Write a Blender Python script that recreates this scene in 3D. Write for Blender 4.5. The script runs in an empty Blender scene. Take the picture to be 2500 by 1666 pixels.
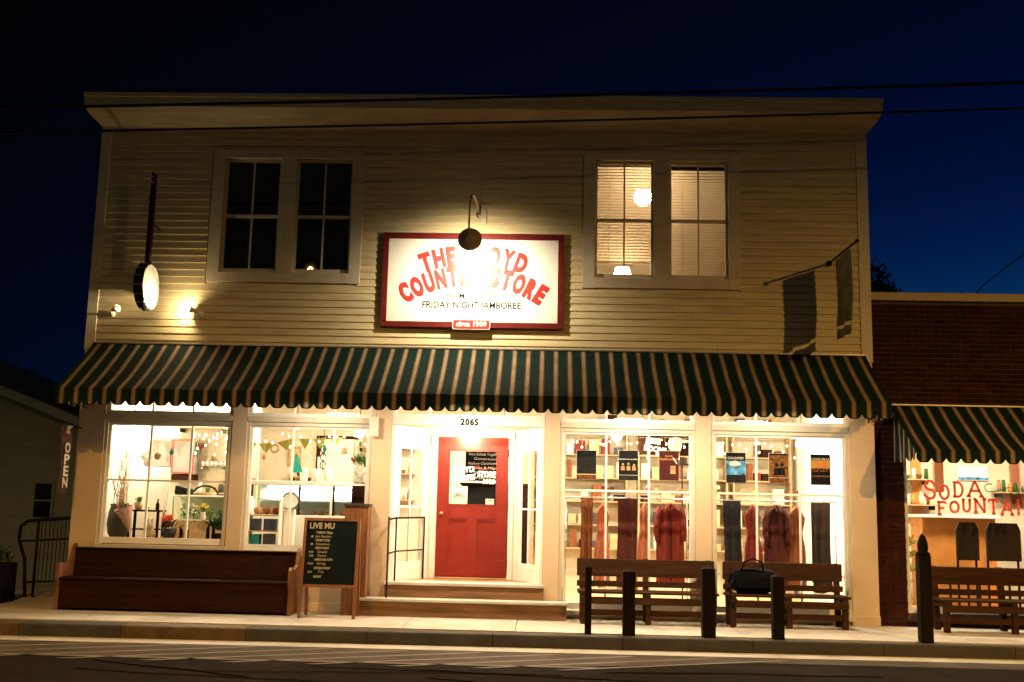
import bpy, bmesh, math, random
from mathutils import Vector, Matrix
random.seed(11)
SC = bpy.context.scene
COL = SC.collection
R = math.radians

# ------------------------------------------------------------------ camera, sky, exposure
cam = bpy.data.cameras.new('camera')
cam.sensor_width = 36.0
cam.lens = 38.02
cam.clip_start = 0.1
cam.clip_end = 2000
camo = bpy.data.objects.new('camera', cam)
COL.objects.link(camo)
yaw, pitch, roll = -0.03635528, 0.15555557, 0.02189442
fw = Vector((math.sin(yaw) * math.cos(pitch), math.cos(yaw) * math.cos(pitch), math.sin(pitch)))
rt = Vector((math.cos(yaw), -math.sin(yaw), 0))
up = rt.cross(fw)
r2 = math.cos(roll) * rt + math.sin(roll) * up
u2 = -math.sin(roll) * rt + math.cos(roll) * up
camo.matrix_world = Matrix(((r2.x, u2.x, -fw.x, 0.0), (r2.y, u2.y, -fw.y, -16.5),
                            (r2.z, u2.z, -fw.z, 1.5866), (0, 0, 0, 1)))
SC.camera = camo

world = bpy.data.worlds.new('World')
SC.world = world
world.use_nodes = True
wn = world.node_tree
sky = wn.nodes.new('ShaderNodeTexSky')
sky.sky_type = 'NISHITA'
sky.sun_disc = False
sky.sun_elevation = R(-7.0)
sky.sun_rotation = R(40)
sky.ozone_density = 4.0
sky.dust_density = 0.2
tint = wn.nodes.new('ShaderNodeMix')
tint.data_type = 'RGBA'
tint.blend_type = 'MULTIPLY'
tint.inputs['Factor'].default_value = 1.0
tint.inputs['B'].default_value = (0.3, 1.5, 1.0, 1)
wn.links.new(sky.outputs[0], tint.inputs['A'])
wn.links.new(tint.outputs['Result'], wn.nodes['Background'].inputs[0])
wn.nodes['Background'].inputs[1].default_value = 9.6

SC.view_settings.view_transform = 'Standard'
SC.view_settings.look = 'None'
SC.view_settings.exposure = 0.0
SC.view_settings.gamma = 1.0
SC.view_settings.use_curve_mapping = False
SC.render.engine = 'CYCLES'
cy = SC.cycles
cy.use_denoising = True
cy.denoiser = 'OPENIMAGEDENOISE'
cy.max_bounces = 8
cy.diffuse_bounces = 4
cy.glossy_bounces = 3
cy.transparent_max_bounces = 24
cy.caustics_reflective = False
cy.caustics_refractive = False
cy.sample_clamp_indirect = 5.0
cy.use_light_tree = True

# what is left of the dusk skylight: one very weak, very broad sun from the open side of the street
sund = bpy.data.lights.new('dusk_light', 'SUN')
sund.energy = 0.075
sund.angle = R(110)
sund.color = (0.95, 1.0, 0.78)
suno = bpy.data.objects.new('dusk_light', sund)
COL.objects.link(suno)
suno.rotation_euler = Vector((0.25, 1.0, -0.75)).to_track_quat('-Z', 'Y').to_euler()

# the street lamp across the road is the key light of the night (built below as street_lamp)
LAMP_POS = Vector((10.4, -11.1, 7.35))

# ------------------------------------------------------------------ materials
MATS = {}


def node(nt, kind, **kw):
    n = nt.nodes.new(kind)
    for k, v in kw.items():
        setattr(n, k, v)
    return n


def pm(name, col, rough=0.6, var=0.18, scale=6.0, bump=0.15, bscale=55.0, metal=0.0, stretch=(1, 1, 1),
       emit=None, estr=0.0, trans=0.0, spec=0.4, dirt=None, dirt_amt=0.0, dirt_scale=1.5):
    if name in MATS:
        return MATS[name]
    m = bpy.data.materials.new(name)
    m.use_nodes = True
    nt = m.node_tree
    b = nt.nodes['Principled BSDF']
    b.inputs['Roughness'].default_value = rough
    b.inputs['Metallic'].default_value = metal
    b.inputs['Specular IOR Level'].default_value = spec
    geo = node(nt, 'ShaderNodeNewGeometry')
    mp = node(nt, 'ShaderNodeMapping')
    mp.inputs['Scale'].default_value = stretch
    nt.links.new(geo.outputs['Position'], mp.inputs['Vector'])
    nz = node(nt, 'ShaderNodeTexNoise')
    nz.inputs['Scale'].default_value = scale
    nz.inputs['Detail'].default_value = 5
    nz.inputs['Roughness'].default_value = 0.62
    nt.links.new(mp.outputs[0], nz.inputs['Vector'])
    rp = node(nt, 'ShaderNodeValToRGB')
    c0 = [max(0, c * (1 - var * 1.3)) for c in col]
    c1 = [min(1, c * (1 + var)) for c in col]
    rp.color_ramp.elements[0].position = 0.3
    rp.color_ramp.elements[1].position = 0.72
    rp.color_ramp.elements[0].color = (*c0, 1)
    rp.color_ramp.elements[1].color = (*c1, 1)
    nt.links.new(nz.outputs['Fac'], rp.inputs['Fac'])
    out = rp.outputs['Color']
    if dirt is not None:
        n2 = node(nt, 'ShaderNodeTexNoise')
        n2.inputs['Scale'].default_value = dirt_scale
        n2.inputs['Detail'].default_value = 7
        n2.inputs['Roughness'].default_value = 0.7
        nt.links.new(mp.outputs[0], n2.inputs['Vector'])
        mr = node(nt, 'ShaderNodeMapRange')
        mr.inputs['From Min'].default_value = 0.48
        mr.inputs['From Max'].default_value = 0.75
        mr.inputs['To Max'].default_value = dirt_amt
        nt.links.new(n2.outputs['Fac'], mr.inputs['Value'])
        mx = node(nt, 'ShaderNodeMix', data_type='RGBA')
        mx.inputs['B'].default_value = (*dirt, 1)
        nt.links.new(mr.outputs[0], mx.inputs['Factor'])
        nt.links.new(out, mx.inputs['A'])
        out = mx.outputs['Result']
    nt.links.new(out, b.inputs['Base Color'])
    if bump:
        nb = node(nt, 'ShaderNodeTexNoise')
        nb.inputs['Scale'].default_value = bscale
        nb.inputs['Detail'].default_value = 4
        nt.links.new(mp.outputs[0], nb.inputs['Vector'])
        bp = node(nt, 'ShaderNodeBump')
        bp.inputs['Strength'].default_value = bump
        bp.inputs['Distance'].default_value = 0.01
        nt.links.new(nb.outputs['Fac'], bp.inputs['Height'])
        nt.links.new(bp.outputs[0], b.inputs['Normal'])
        rr = node(nt, 'ShaderNodeMapRange')
        rr.inputs['To Min'].default_value = max(0.03, rough - 0.12)
        rr.inputs['To Max'].default_value = min(1, rough + 0.12)
        nt.links.new(nz.outputs['Fac'], rr.inputs['Value'])
        nt.links.new(rr.outputs[0], b.inputs['Roughness'])
    if emit:
        b.inputs['Emission Color'].default_value = (*emit, 1)
        b.inputs['Emission Strength'].default_value = estr
    if trans > 0:
        o = nt.nodes['Material Output']
        tr = node(nt, 'ShaderNodeBsdfTranslucent')
        nt.links.new(out, tr.inputs['Color'])
        ms = node(nt, 'ShaderNodeMixShader')
        ms.inputs[0].default_value = trans
        nt.links.new(b.outputs[0], ms.inputs[1])
        nt.links.new(tr.outputs[0], ms.inputs[2])
        nt.links.new(ms.outputs[0], o.inputs['Surface'])
    MATS[name] = m
    return m


def glass(name, tint=(0.97, 0.98, 0.97), ior=1.45, rough=0.02):
    m = bpy.data.materials.new(name)
    m.use_nodes = True
    nt = m.node_tree
    nt.nodes.remove(nt.nodes['Principled BSDF'])
    o = nt.nodes['Material Output']
    t = node(nt, 'ShaderNodeBsdfTransparent')
    t.inputs['Color'].default_value = (*tint, 1)
    g = node(nt, 'ShaderNodeBsdfGlossy')
    g.inputs['Roughness'].default_value = rough
    f = node(nt, 'ShaderNodeFresnel')
    f.inputs['IOR'].default_value = ior
    ms = node(nt, 'ShaderNodeMixShader')
    ge = node(nt, 'ShaderNodeNewGeometry')
    mu = node(nt, 'ShaderNodeMath', operation='MULTIPLY_ADD')   # front faces only: no inner mirror at grazing angles
    nt.links.new(ge.outputs['Backfacing'], mu.inputs[0])
    mu.inputs[1].default_value = -1.0
    mu.inputs[2].default_value = 1.0
    mv = node(nt, 'ShaderNodeMath', operation='MULTIPLY')
    nt.links.new(mu.outputs[0], mv.inputs[0])
    nt.links.new(f.outputs[0], mv.inputs[1])
    nt.links.new(mv.outputs[0], ms.inputs[0])
    nt.links.new(t.outputs[0], ms.inputs[1])
    nt.links.new(g.outputs[0], ms.inputs[2])
    nt.links.new(ms.outputs[0], o.inputs['Surface'])
    MATS[name] = m
    return m


def glow(name, col, strength):
    m = bpy.data.materials.new(name)
    m.use_nodes = True
    b = m.node_tree.nodes['Principled BSDF']
    b.inputs['Base Color'].default_value = (0.8, 0.8, 0.78, 1)
    b.inputs['Emission Color'].default_value = (*col, 1)
    b.inputs['Emission Strength'].default_value = strength
    MATS[name] = m
    return m


def stripes(name, x0, period, axis=0):
    """green and cream awning canvas, woven stripes running down the slope"""
    m = bpy.data.materials.new(name)
    m.use_nodes = True
    nt = m.node_tree
    b = nt.nodes['Principled BSDF']
    b.inputs['Roughness'].default_value = 0.85
    b.inputs['Specular IOR Level'].default_value = 0.15
    geo = node(nt, 'ShaderNodeNewGeometry')
    sp = node(nt, 'ShaderNodeSeparateXYZ')
    nt.links.new(geo.outputs['Position'], sp.inputs[0])
    a = node(nt, 'ShaderNodeMath', operation='SUBTRACT')
    a.inputs[1].default_value = x0
    nt.links.new(sp.outputs[axis], a.inputs[0])
    d = node(nt, 'ShaderNodeMath', operation='DIVIDE')
    d.inputs[1].default_value = period
    nt.links.new(a.outputs[0], d.inputs[0])
    fr = node(nt, 'ShaderNodeMath', operation='FRACT')
    nt.links.new(d.outputs[0], fr.inputs[0])
    rp = node(nt, 'ShaderNodeValToRGB')
    cr = rp.color_ramp
    cr.interpolation = 'CONSTANT'
    G = (0.0035, 0.019, 0.0155, 1)
    K = (0.285, 0.215, 0.13, 1)
    B = (0.07, 0.02, 0.012, 1)
    P = (0.15, 0.11, 0.07, 1)
    stops = [(0, G), (0.31, P), (0.33, B), (0.38, K), (0.62, B), (0.67, P), (0.69, G)]
    cr.elements[0].position = 0
    cr.elements[0].color = G
    cr.elements[1].position = stops[1][0]
    cr.elements[1].color = stops[1][1]
    for p, c in stops[2:]:
        e = cr.elements.new(p)
        e.color = c
    nt.links.new(fr.outputs[0], rp.inputs[0])
    nz = node(nt, 'ShaderNodeTexNoise')
    nz.inputs['Scale'].default_value = 3.5
    nz.inputs['Detail'].default_value = 8
    mr = node(nt, 'ShaderNodeMapRange')
    mr.inputs['To Min'].default_value = 0.35
    mr.inputs['To Max'].default_value = 1.2
    nt.links.new(nz.outputs['Fac'], mr.inputs['Value'])
    nt.links.new(geo.outputs['Position'], nz.inputs['Vector'])
    mx = node(nt, 'ShaderNodeMix', data_type='RGBA', blend_type='MULTIPLY')
    mx.inputs['Factor'].default_value = 1
    nt.links.new(rp.outputs[0], mx.inputs['A'])
    nt.links.new(mr.outputs[0], mx.inputs['B'])
    nt.links.new(mx.outputs['Result'], b.inputs['Base Color'])
    tr = node(nt, 'ShaderNodeBsdfTranslucent')
    nt.links.new(mx.outputs['Result'], tr.inputs['Color'])
    ms = node(nt, 'ShaderNodeMixShader')
    ms.inputs[0].default_value = 0.04
    nt.links.new(b.outputs[0], ms.inputs[1])
    nt.links.new(tr.outputs[0], ms.inputs[2])
    nt.links.new(ms.outputs[0], nt.nodes['Material Output'].inputs['Surface'])
    MATS[name] = m
    return m


M = dict(
    siding=pm('siding', (0.60, 0.51, 0.305), 0.55, 0.17, 3.0, 0.12, 40, stretch=(0.4, 1, 6), dirt=(0.25, 0.19, 0.11), dirt_amt=0.55, dirt_scale=1.6),
    trim=pm('trim', (0.57, 0.51, 0.39), 0.5, 0.10, 4.0, 0.1, 50, dirt=(0.25, 0.2, 0.14), dirt_amt=0.3),
    white=pm('white_paint', (0.78, 0.74, 0.66), 0.45, 0.06, 5.0, 0.08, 45, dirt=(0.4, 0.34, 0.26), dirt_amt=0.25),
    tan=pm('tan_paint', (0.62, 0.47, 0.31), 0.55, 0.10, 3.0, 0.15, 45, dirt=(0.3, 0.2, 0.11), dirt_amt=0.35),
    roof=pm('roof_felt', (0.05, 0.05, 0.05), 0.9),
    red=pm('red_door_paint', (0.21, 0.015, 0.007), 0.45, 0.12, 6, 0.08, 60, dirt=(0.11, 0.011, 0.006), dirt_amt=0.6),
    signred=pm('sign_red', (0.12, 0.008, 0.0075), 0.4, 0.12, 6, 0.08),
    letred=pm('letter_red', (0.44, 0.035, 0.033), 0.4, 0.08, 6, 0.05),
    signwhite=pm('sign_white', (0.80, 0.77, 0.72), 0.5, 0.04, 5, 0.05),
    black=pm('black_paint', (0.010, 0.010, 0.010), 0.7, 0.2, 8, 0.08, spec=0.08),
    iron=pm('wrought_iron', (0.012, 0.012, 0.012), 0.6, 0.3, 12, 0.2, spec=0.15),
    galv=pm('galvanised', (0.35, 0.34, 0.32), 0.4, 0.2, 12, 0.1, metal=0.8),
    bronze=pm('bronze_shade', (0.34, 0.25, 0.14), 0.5, 0.25, 10, 0.15),
    wood=pm('brown_wood', (0.026, 0.008, 0.0035), 0.75, 0.35, 4, 0.3, 30, spec=0.08, stretch=(0.3, 2, 4)),
    oldwood=pm('weathered_wood', (0.05, 0.022, 0.010), 0.8, 0.35, 4, 0.4, 30, spec=0.06, stretch=(0.3, 2, 4)),
    postwood=pm('post_wood', (0.012, 0.008, 0.005), 0.85, 0.35, 5, 0.4, 30, spec=0.06, stretch=(3, 3, 0.4)),
    orangewood=pm('orange_wood', (0.20, 0.075, 0.022), 0.6, 0.3, 4, 0.3, 30, stretch=(3, 3, 0.3)),
    lightwood=pm('light_wood', (0.45, 0.29, 0.15), 0.5, 0.25, 4, 0.2, 30, stretch=(0.4, 2, 3)),
    steel=pm('steel', (0.5, 0.5, 0.5), 0.3, 0.1, 8, 0.05, metal=0.9),
    brass=pm('brass', (0.6, 0.42, 0.15), 0.35, 0.1, 8, 0.05, metal=0.9),
    asphalt=pm('asphalt', (0.014, 0.010, 0.005), 0.95, 0.6, 14, 0.9, 120, spec=0.05, dirt=(0.034, 0.025, 0.013), dirt_amt=0.9, dirt_scale=0.8),
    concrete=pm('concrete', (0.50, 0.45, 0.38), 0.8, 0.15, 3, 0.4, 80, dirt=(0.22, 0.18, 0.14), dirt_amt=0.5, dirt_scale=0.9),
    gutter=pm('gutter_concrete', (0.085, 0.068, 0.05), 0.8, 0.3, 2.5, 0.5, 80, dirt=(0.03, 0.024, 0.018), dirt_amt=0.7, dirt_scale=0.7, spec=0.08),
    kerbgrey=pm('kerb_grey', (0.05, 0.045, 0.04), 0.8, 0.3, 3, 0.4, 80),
    kerblit=pm('kerb_lamplit', (0.09, 0.055, 0.018), 0.7, 0.3, 4, 0.3, 60, dirt=(0.1, 0.07, 0.04), dirt_amt=0.7, dirt_scale=2),
    roadpaint=pm('road_paint', (0.20, 0.165, 0.12), 0.7, 0.2, 6, 0.3, 80, dirt=(0.08, 0.07, 0.05), dirt_amt=0.9, dirt_scale=3),
    stepwood=pm('step_wood', (0.20, 0.11, 0.055), 0.75, 0.35, 4, 0.4, 30, stretch=(0.3, 2, 4), spec=0.1),
    intwall=pm('interior_wall', (0.64, 0.56, 0.42), 0.7, 0.12, 3, 0.05),
    intwhite=pm('interior_white', (0.84, 0.82, 0.76), 0.6, 0.04, 3, 0.05),
    intfloor=pm('interior_floor', (0.30, 0.17, 0.08), 0.45, 0.3, 3, 0.2, 30, stretch=(4, 0.4, 1)),
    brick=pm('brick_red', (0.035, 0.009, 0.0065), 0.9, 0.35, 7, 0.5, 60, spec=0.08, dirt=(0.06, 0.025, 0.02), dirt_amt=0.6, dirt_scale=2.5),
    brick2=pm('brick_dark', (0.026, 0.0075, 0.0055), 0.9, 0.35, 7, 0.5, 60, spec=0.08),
    mortar=pm('mortar', (0.10, 0.065, 0.05), 0.9, 0.2, 10, 0.4, 90, spec=0.1),
    grey=pm('cabinet_grey', (0.30, 0.28, 0.25), 0.5, 0.08),
    redtrim=pm('red_trim', (0.5, 0.06, 0.04), 0.5, 0.1),
    cloth_cream=pm('cream_cloth', (0.75, 0.68, 0.52), 0.85, 0.1, 12, 0.2, 120, trans=0.3),
    cloth_white=pm('white_cloth', (0.85, 0.83, 0.78), 0.85, 0.05, 12, 0.2, 120, trans=0.3),
    cloth_olive=pm('olive_cloth', (0.40, 0.36, 0.08), 0.85, 0.1, 12, 0.2, 120, trans=0.2),
    cloth_teal=pm('teal_cloth', (0.02, 0.26, 0.22), 0.85, 0.2, 12, 0.2, 120, trans=0.2),
    cloth_brown=pm('rust_cloth', (0.22, 0.07, 0.022), 0.9, 0.3, 5, 0.3, 120, trans=0.15, stretch=(4, 4, 0.5)),
    cloth_maroon=pm('maroon_cloth', (0.07, 0.010, 0.006), 0.9, 0.35, 5, 0.3, 120, trans=0.12, stretch=(4, 4, 0.5)),
    cloth_red=pm('red_cloth', (0.22, 0.026, 0.014), 0.9, 0.3, 5, 0.3, 120, trans=0.2, stretch=(4, 4, 0.5)),
    cloth_navy=pm('navy_cloth', (0.02, 0.018, 0.025), 0.9, 0.3, 5, 0.3, 120, trans=0.08, stretch=(4, 4, 0.5)),
    cloth_dark=pm('dark_brown_cloth', (0.035, 0.02, 0.014), 0.9, 0.35, 5, 0.3, 120, trans=0.08, stretch=(4, 4, 0.5)),
    cloth_salmon=pm('salmon_cloth', (0.50, 0.17, 0.09), 0.9, 0.2, 5, 0.3, 120, trans=0.25, stretch=(4, 4, 0.5)),
    bagblack=pm('black_nylon', (0.004, 0.004, 0.0045), 0.8, 0.3, 10, 0.4, 40, spec=0.06),
    bannercloth=pm('banner_cloth', (0.24, 0.23, 0.16), 0.9, 0.3, 5, 0.3, 90, trans=0.3),
    openred=pm('open_banner_red', (0.05, 0.012, 0.007), 0.9, 0.25, 6, 0.3, 90),
    leaf=pm('leaf_green', (0.06, 0.16, 0.035), 0.6, 0.4, 9, 0.1, trans=0.3),
    leafdark=pm('dark_leaf', (0.02, 0.05, 0.02), 0.7, 0.4, 4, 0.1, trans=0.15),
    twig=pm('twig', (0.36, 0.22, 0.10), 0.8, 0.3, 12, 0.2),
    bark=pm('bark', (0.05, 0.035, 0.025), 0.9, 0.4, 6, 0.6, 30),
    paper=pm('paper', (0.80, 0.77, 0.68), 0.7, 0.04, 5, 0.05, trans=0.3),
    pinkpaper=pm('pink_paper', (0.62, 0.42, 0.36), 0.7, 0.1, 8, 0.15, trans=0.3),
    orangefl=pm('orange_petal', (0.75, 0.12, 0.02), 0.6, 0.25, 20, 0.1, trans=0.3),
    yellowfl=pm('yellow_petal', (0.80, 0.58, 0.08), 0.6, 0.15, 20, 0.1, trans=0.3),
    pinkfl=pm('pink_petal', (0.75, 0.3, 0.25), 0.6, 0.15, 20, 0.1, trans=0.3),
    burlap=pm('burlap', (0.50, 0.38, 0.22), 0.9, 0.2, 15, 0.4, 130),
    darkgrey=pm('dark_grey', (0.035, 0.035, 0.035), 0.6, 0.2, 8, 0.1),
    navybox=pm('navy_card', (0.03, 0.04, 0.08), 0.6, 0.2, 8, 0.1),
    ceramic=pm('white_ceramic', (0.82, 0.80, 0.75), 0.25, 0.04, 6, 0.03),
    bread=pm('bread_crust', (0.42, 0.22, 0.11), 0.8, 0.3, 9, 0.4, 50),
    mint=pm('pale_mint', (0.66, 0.72, 0.55), 0.5, 0.06, 4, 0.05),
    chalk=pm('chalkboard', (0.005, 0.009, 0.008), 0.85, 0.35, 3, 0.1, 40, dirt=(0.018, 0.018, 0.016), dirt_amt=0.3, dirt_scale=2, spec=0.08),
    chalkline=pm('chalk', (0.42, 0.34, 0.2), 0.9, 0.25, 40, 0.0),
    offwall=pm('grey_siding', (0.34, 0.38, 0.33), 0.7, 0.12, 2, 0.2, 30, stretch=(1, 1, 4), dirt=(0.16, 0.18, 0.15), dirt_amt=0.4),
    darkglass=pm('dark_window', (0.008, 0.008, 0.008), 0.08, 0.1, 4, 0.0),
    soil=pm('dark_ground', (0.03, 0.026, 0.018), 0.95, 0.4, 3, 0.7, 30),
    gold=pm('orange_counter', (0.62, 0.25, 0.06), 0.45, 0.15, 5, 0.1),
    sodared=pm('soda_red', (0.62, 0.05, 0.03), 0.5, 0.15, 20, 0.0, trans=0.55),
    sodafill=pm('soda_fill', (0.75, 0.36, 0.22), 0.5, 0.15, 20, 0.0, trans=0.55),
    palefloor=pm('pale_floor', (0.60, 0.46, 0.28), 0.5, 0.15, 3, 0.1, 30, stretch=(4, 0.4, 1)),
    blind=pm('blind_slat', (0.70, 0.58, 0.44), 0.6, 0.05, 8, 0.03, trans=0.5),
)
M['glass'] = glass('window_glass')
M['caseglass'] = glass('case_glass', (0.88, 0.93, 0.88))


# ------------------------------------------------------------------ mesh helpers
class MB:
    """collects shapes, then links them as one mesh object"""

    def __init__(s):
        s.v, s.f = [], []

    def add(s, vs, fs):
        n = len(s.v)
        s.v += [tuple(p) for p in vs]
        s.f += [tuple(i + n for i in q) for q in fs]
        return s

    def box(s, x0, x1, y0, y1, z0, z1, c=0.0):
        if x1 < x0: x0, x1 = x1, x0
        if y1 < y0: y0, y1 = y1, y0
        if z1 < z0: z0, z1 = z1, z0
        c = min(c, (x1 - x0) * .45, (y1 - y0) * .45, (z1 - z0) * .45)
        if c <= 0:
            vs = [(x, y, z) for x in (x0, x1) for y in (y0, y1) for z in (z0, z1)]
            return s.add(vs, [(0, 1, 3, 2), (4, 6, 7, 5), (0, 4, 5, 1), (2, 3, 7, 6), (0, 2, 6, 4), (1, 5, 7, 3)])
        X, Y, Z = (x0, x1), (y0, y1), (z0, z1)
        vs, idx = [], {}
        for i in (0, 1):
            for j in (0, 1):
                for k in (0, 1):
                    px, py, pz = X[i], Y[j], Z[k]
                    cx, cy_, cz = c * (1 - 2 * i), c * (1 - 2 * j), c * (1 - 2 * k)
                    idx[i, j, k, 0] = len(vs); vs.append((px, py + cy_, pz + cz))
                    idx[i, j, k, 1] = len(vs); vs.append((px + cx, py, pz + cz))
                    idx[i, j, k, 2] = len(vs); vs.append((px + cx, py + cy_, pz))
        fs = []
        B = (0, 1)
        for i in B: fs.append([idx[i, 0, 0, 0], idx[i, 1, 0, 0], idx[i, 1, 1, 0], idx[i, 0, 1, 0]])
        for j in B: fs.append([idx[0, j, 0, 1], idx[1, j, 0, 1], idx[1, j, 1, 1], idx[0, j, 1, 1]])
        for k in B: fs.append([idx[0, 0, k, 2], idx[1, 0, k, 2], idx[1, 1, k, 2], idx[0, 1, k, 2]])
        for i in B:
            for j in B: fs.append([idx[i, j, 0, 0], idx[i, j, 1, 0], idx[i, j, 1, 1], idx[i, j, 0, 1]])
        for i in B:
            for k in B: fs.append([idx[i, 0, k, 0], idx[i, 1, k, 0], idx[i, 1, k, 2], idx[i, 0, k, 2]])
        for j in B:
            for k in B: fs.append([idx[0, j, k, 1], idx[1, j, k, 1], idx[1, j, k, 2], idx[0, j, k, 2]])
        for i in B:
            for j in B:
                for k in B: fs.append([idx[i, j, k, 0], idx[i, j, k, 1], idx[i, j, k, 2]])
        return s.add(vs, fs)

    def tube(s, pts, r, n=8, cap=True):
        pts = [Vector(p) for p in pts]
        rs = r if isinstance(r, (list, tuple)) else [r] * len(pts)
        rings = []
        prev = None
        for i, p in enumerate(pts):
            a = pts[max(0, i - 1)]
            b = pts[min(len(pts) - 1, i + 1)]
            d = (b - a).normalized()
            if prev is None:
                q = Vector((0, 0, 1)) if abs(d.z) < 0.9 else Vector((1, 0, 0))
                u = d.cross(q).normalized()
            else:
                u = (prev - d * prev.dot(d)).normalized()
            prev = u
            w = d.cross(u)
            rings.append([p + (u * math.cos(2 * math.pi * k / n) + w * math.sin(2 * math.pi * k / n)) * rs[i] for k in range(n)])
        vs = [q for rg in rings for q in rg]
        fs = []
        for i in range(len(rings) - 1):
            for k in range(n):
                fs.append((i * n + k, i * n + (k + 1) % n, (i + 1) * n + (k + 1) % n, (i + 1) * n + k))
        if cap:
            fs.append(tuple(range(n))[::-1])
            fs.append(tuple((len(rings) - 1) * n + k for k in range(n)))
        return s.add(vs, fs)

    def lathe(s, prof, n=24, mat=None):
        """prof: (radius, height) pairs about local z, moved by mat"""
        mat = mat or Matrix()
        vs, fs = [], []
        for r, z in prof:
            for k in range(n):
                a = 2 * math.pi * k / n
                vs.append(mat @ Vector((r * math.cos(a), r * math.sin(a), z)))
        for i in range(len(prof) - 1):
            for k in range(n):
                fs.append((i * n + k, i * n + (k + 1) % n, (i + 1) * n + (k + 1) % n, (i + 1) * n + k))
        if prof[0][0] > 1e-4: fs.append(tuple(range(n))[::-1])
        if prof[-1][0] > 1e-4: fs.append(tuple((len(prof) - 1) * n + k for k in range(n)))
        return s.add(vs, fs)

    def prism(s, poly, axis, a, b):
        """polygon in the two other axes, extruded along axis from a to b"""
        def P(u, v, t):
            return (t, u, v) if axis == 0 else ((u, t, v) if axis == 1 else (u, v, t))
        n = len(poly)
        vs = [P(u, v, a) for u, v in poly] + [P(u, v, b) for u, v in poly]
        fs = [tuple(range(n))[::-1], tuple(range(n, 2 * n))]
        for i in range(n):
            j = (i + 1) % n
            fs.append((i, j, n + j, n + i))
        return s.add(vs, fs)

    def ball(s, c, r, n=10, m=6, sq=(1, 1, 1), jit=0.0):
        vs, fs = [], []
        for i in range(m + 1):
            t = math.pi * i / m
            for k in range(n):
                a = 2 * math.pi * k / n
                j = 1 + random.uniform(-jit, jit)
                vs.append((c[0] + r * sq[0] * j * math.sin(t) * math.cos(a), c[1] + r * sq[1] * j * math.sin(t) * math.sin(a), c[2] + r * sq[2] * j * math.cos(t)))
        for i in range(m):
            for k in range(n):
                fs.append((i * n + k, i * n + (k + 1) % n, (i + 1) * n + (k + 1) % n, (i + 1) * n + k))
        return s.add(vs, fs)

    def mesh(s, name, smooth=False):
        me = bpy.data.meshes.new(name)
        me.from_pydata(s.v, [], s.f)
        bm = bmesh.new()
        bm.from_mesh(me)
        bmesh.ops.remove_doubles(bm, verts=bm.verts, dist=1e-6)
        bmesh.ops.recalc_face_normals(bm, faces=bm.faces)
        bm.to_mesh(me)
        bm.free()
        if smooth:
            me.polygons.foreach_set('use_smooth', [True] * len(me.polygons))
        return me

    def build(s, name, mat, parent=None, smooth=False):
        me = s.mesh(name, smooth)
        me.materials.append(M[mat] if isinstance(mat, str) else mat)
        return link(name, me, parent)


def link(name, data, parent=None, loc=None, rot=None):
    o = bpy.data.objects.new(name, data)
    COL.objects.link(o)
    if parent is not None:
        o.parent = parent
    if loc is not None:
        o.location = loc
    if rot is not None:
        o.rotation_euler = rot
    return o


def box(name, mat, parent, x0, x1, y0, y1, z0, z1, c=0.006):
    return MB().box(x0, x1, y0, y1, z0, z1, c).build(name, mat, parent)


def tag(o, label, cat, group=None, kind=None):
    o['label'] = label
    o['category'] = cat
    if group:
        o['group'] = group
    if kind:
        o['kind'] = kind
    return o


def thing(name, label, cat, group=None, loc=(0, 0, 0), rz=0.0):
    o = link(name, None, None, loc, (0, 0, rz))
    o.empty_display_size = 0.2
    return tag(o, label, cat, group)


def holes(mb, x0, x1, z0, z1, y0, y1, hs):
    """a wall slab with rectangular openings, as abutting boxes"""
    xs = sorted({x0, x1, *[h[0] for h in hs], *[h[1] for h in hs]})
    zs = sorted({z0, z1, *[h[2] for h in hs], *[h[3] for h in hs]})
    for a, b in zip(xs, xs[1:]):
        run = None
        for c, d in zip(zs, zs[1:]):
            inside = any(h[0] <= (a + b) / 2 <= h[1] and h[2] <= (c + d) / 2 <= h[3] for h in hs)
            if inside:
                if run: mb.box(a, b, y0, y1, *run); run = None
            else:
                run = (run[0], d) if run else (c, d)
        if run: mb.box(a, b, y0, y1, *run)
    return mb


def text_mesh(s, size, extrude=0.004, offset=0.0, width=None, spacing=1.0):
    """lettering standing in the XZ plane, facing -Y, centred on x, baseline at z=0"""
    cu = bpy.data.curves.new('lettering', 'FONT')
    cu.body = s
    cu.size = size
    cu.extrude = extrude
    cu.offset = offset
    cu.align_x = 'CENTER'
    cu.space_character = spacing
    cu.resolution_u = 3
    o = bpy.data.objects.new('lettering', cu)
    COL.objects.link(o)
    bpy.context.view_layer.update()
    me = bpy.data.meshes.new_from_object(o.evaluated_get(bpy.context.evaluated_depsgraph_get()))
    bpy.data.objects.remove(o)
    bpy.data.curves.remove(cu)
    xs = [v.co.x for v in me.vertices] or [0]
    w = max(xs) - min(xs)
    cx = (max(xs) + min(xs)) / 2
    k = (width / w) if (width and w > 0) else 1.0
    for v in me.vertices:
        x, y, z = v.co
        v.co = ((x - cx) * k, -z, y)
    me.update()
    return me


def text(name, s, size, mat, parent, loc, extrude=0.004, offset=0.0, width=None, rot=(0, 0, 0), spacing=1.0):
    me = text_mesh(s, size, extrude, offset, width, spacing)
    me.materials.clear()
    me.materials.append(M[mat])
    return link(name, me, parent, loc, rot)


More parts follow.
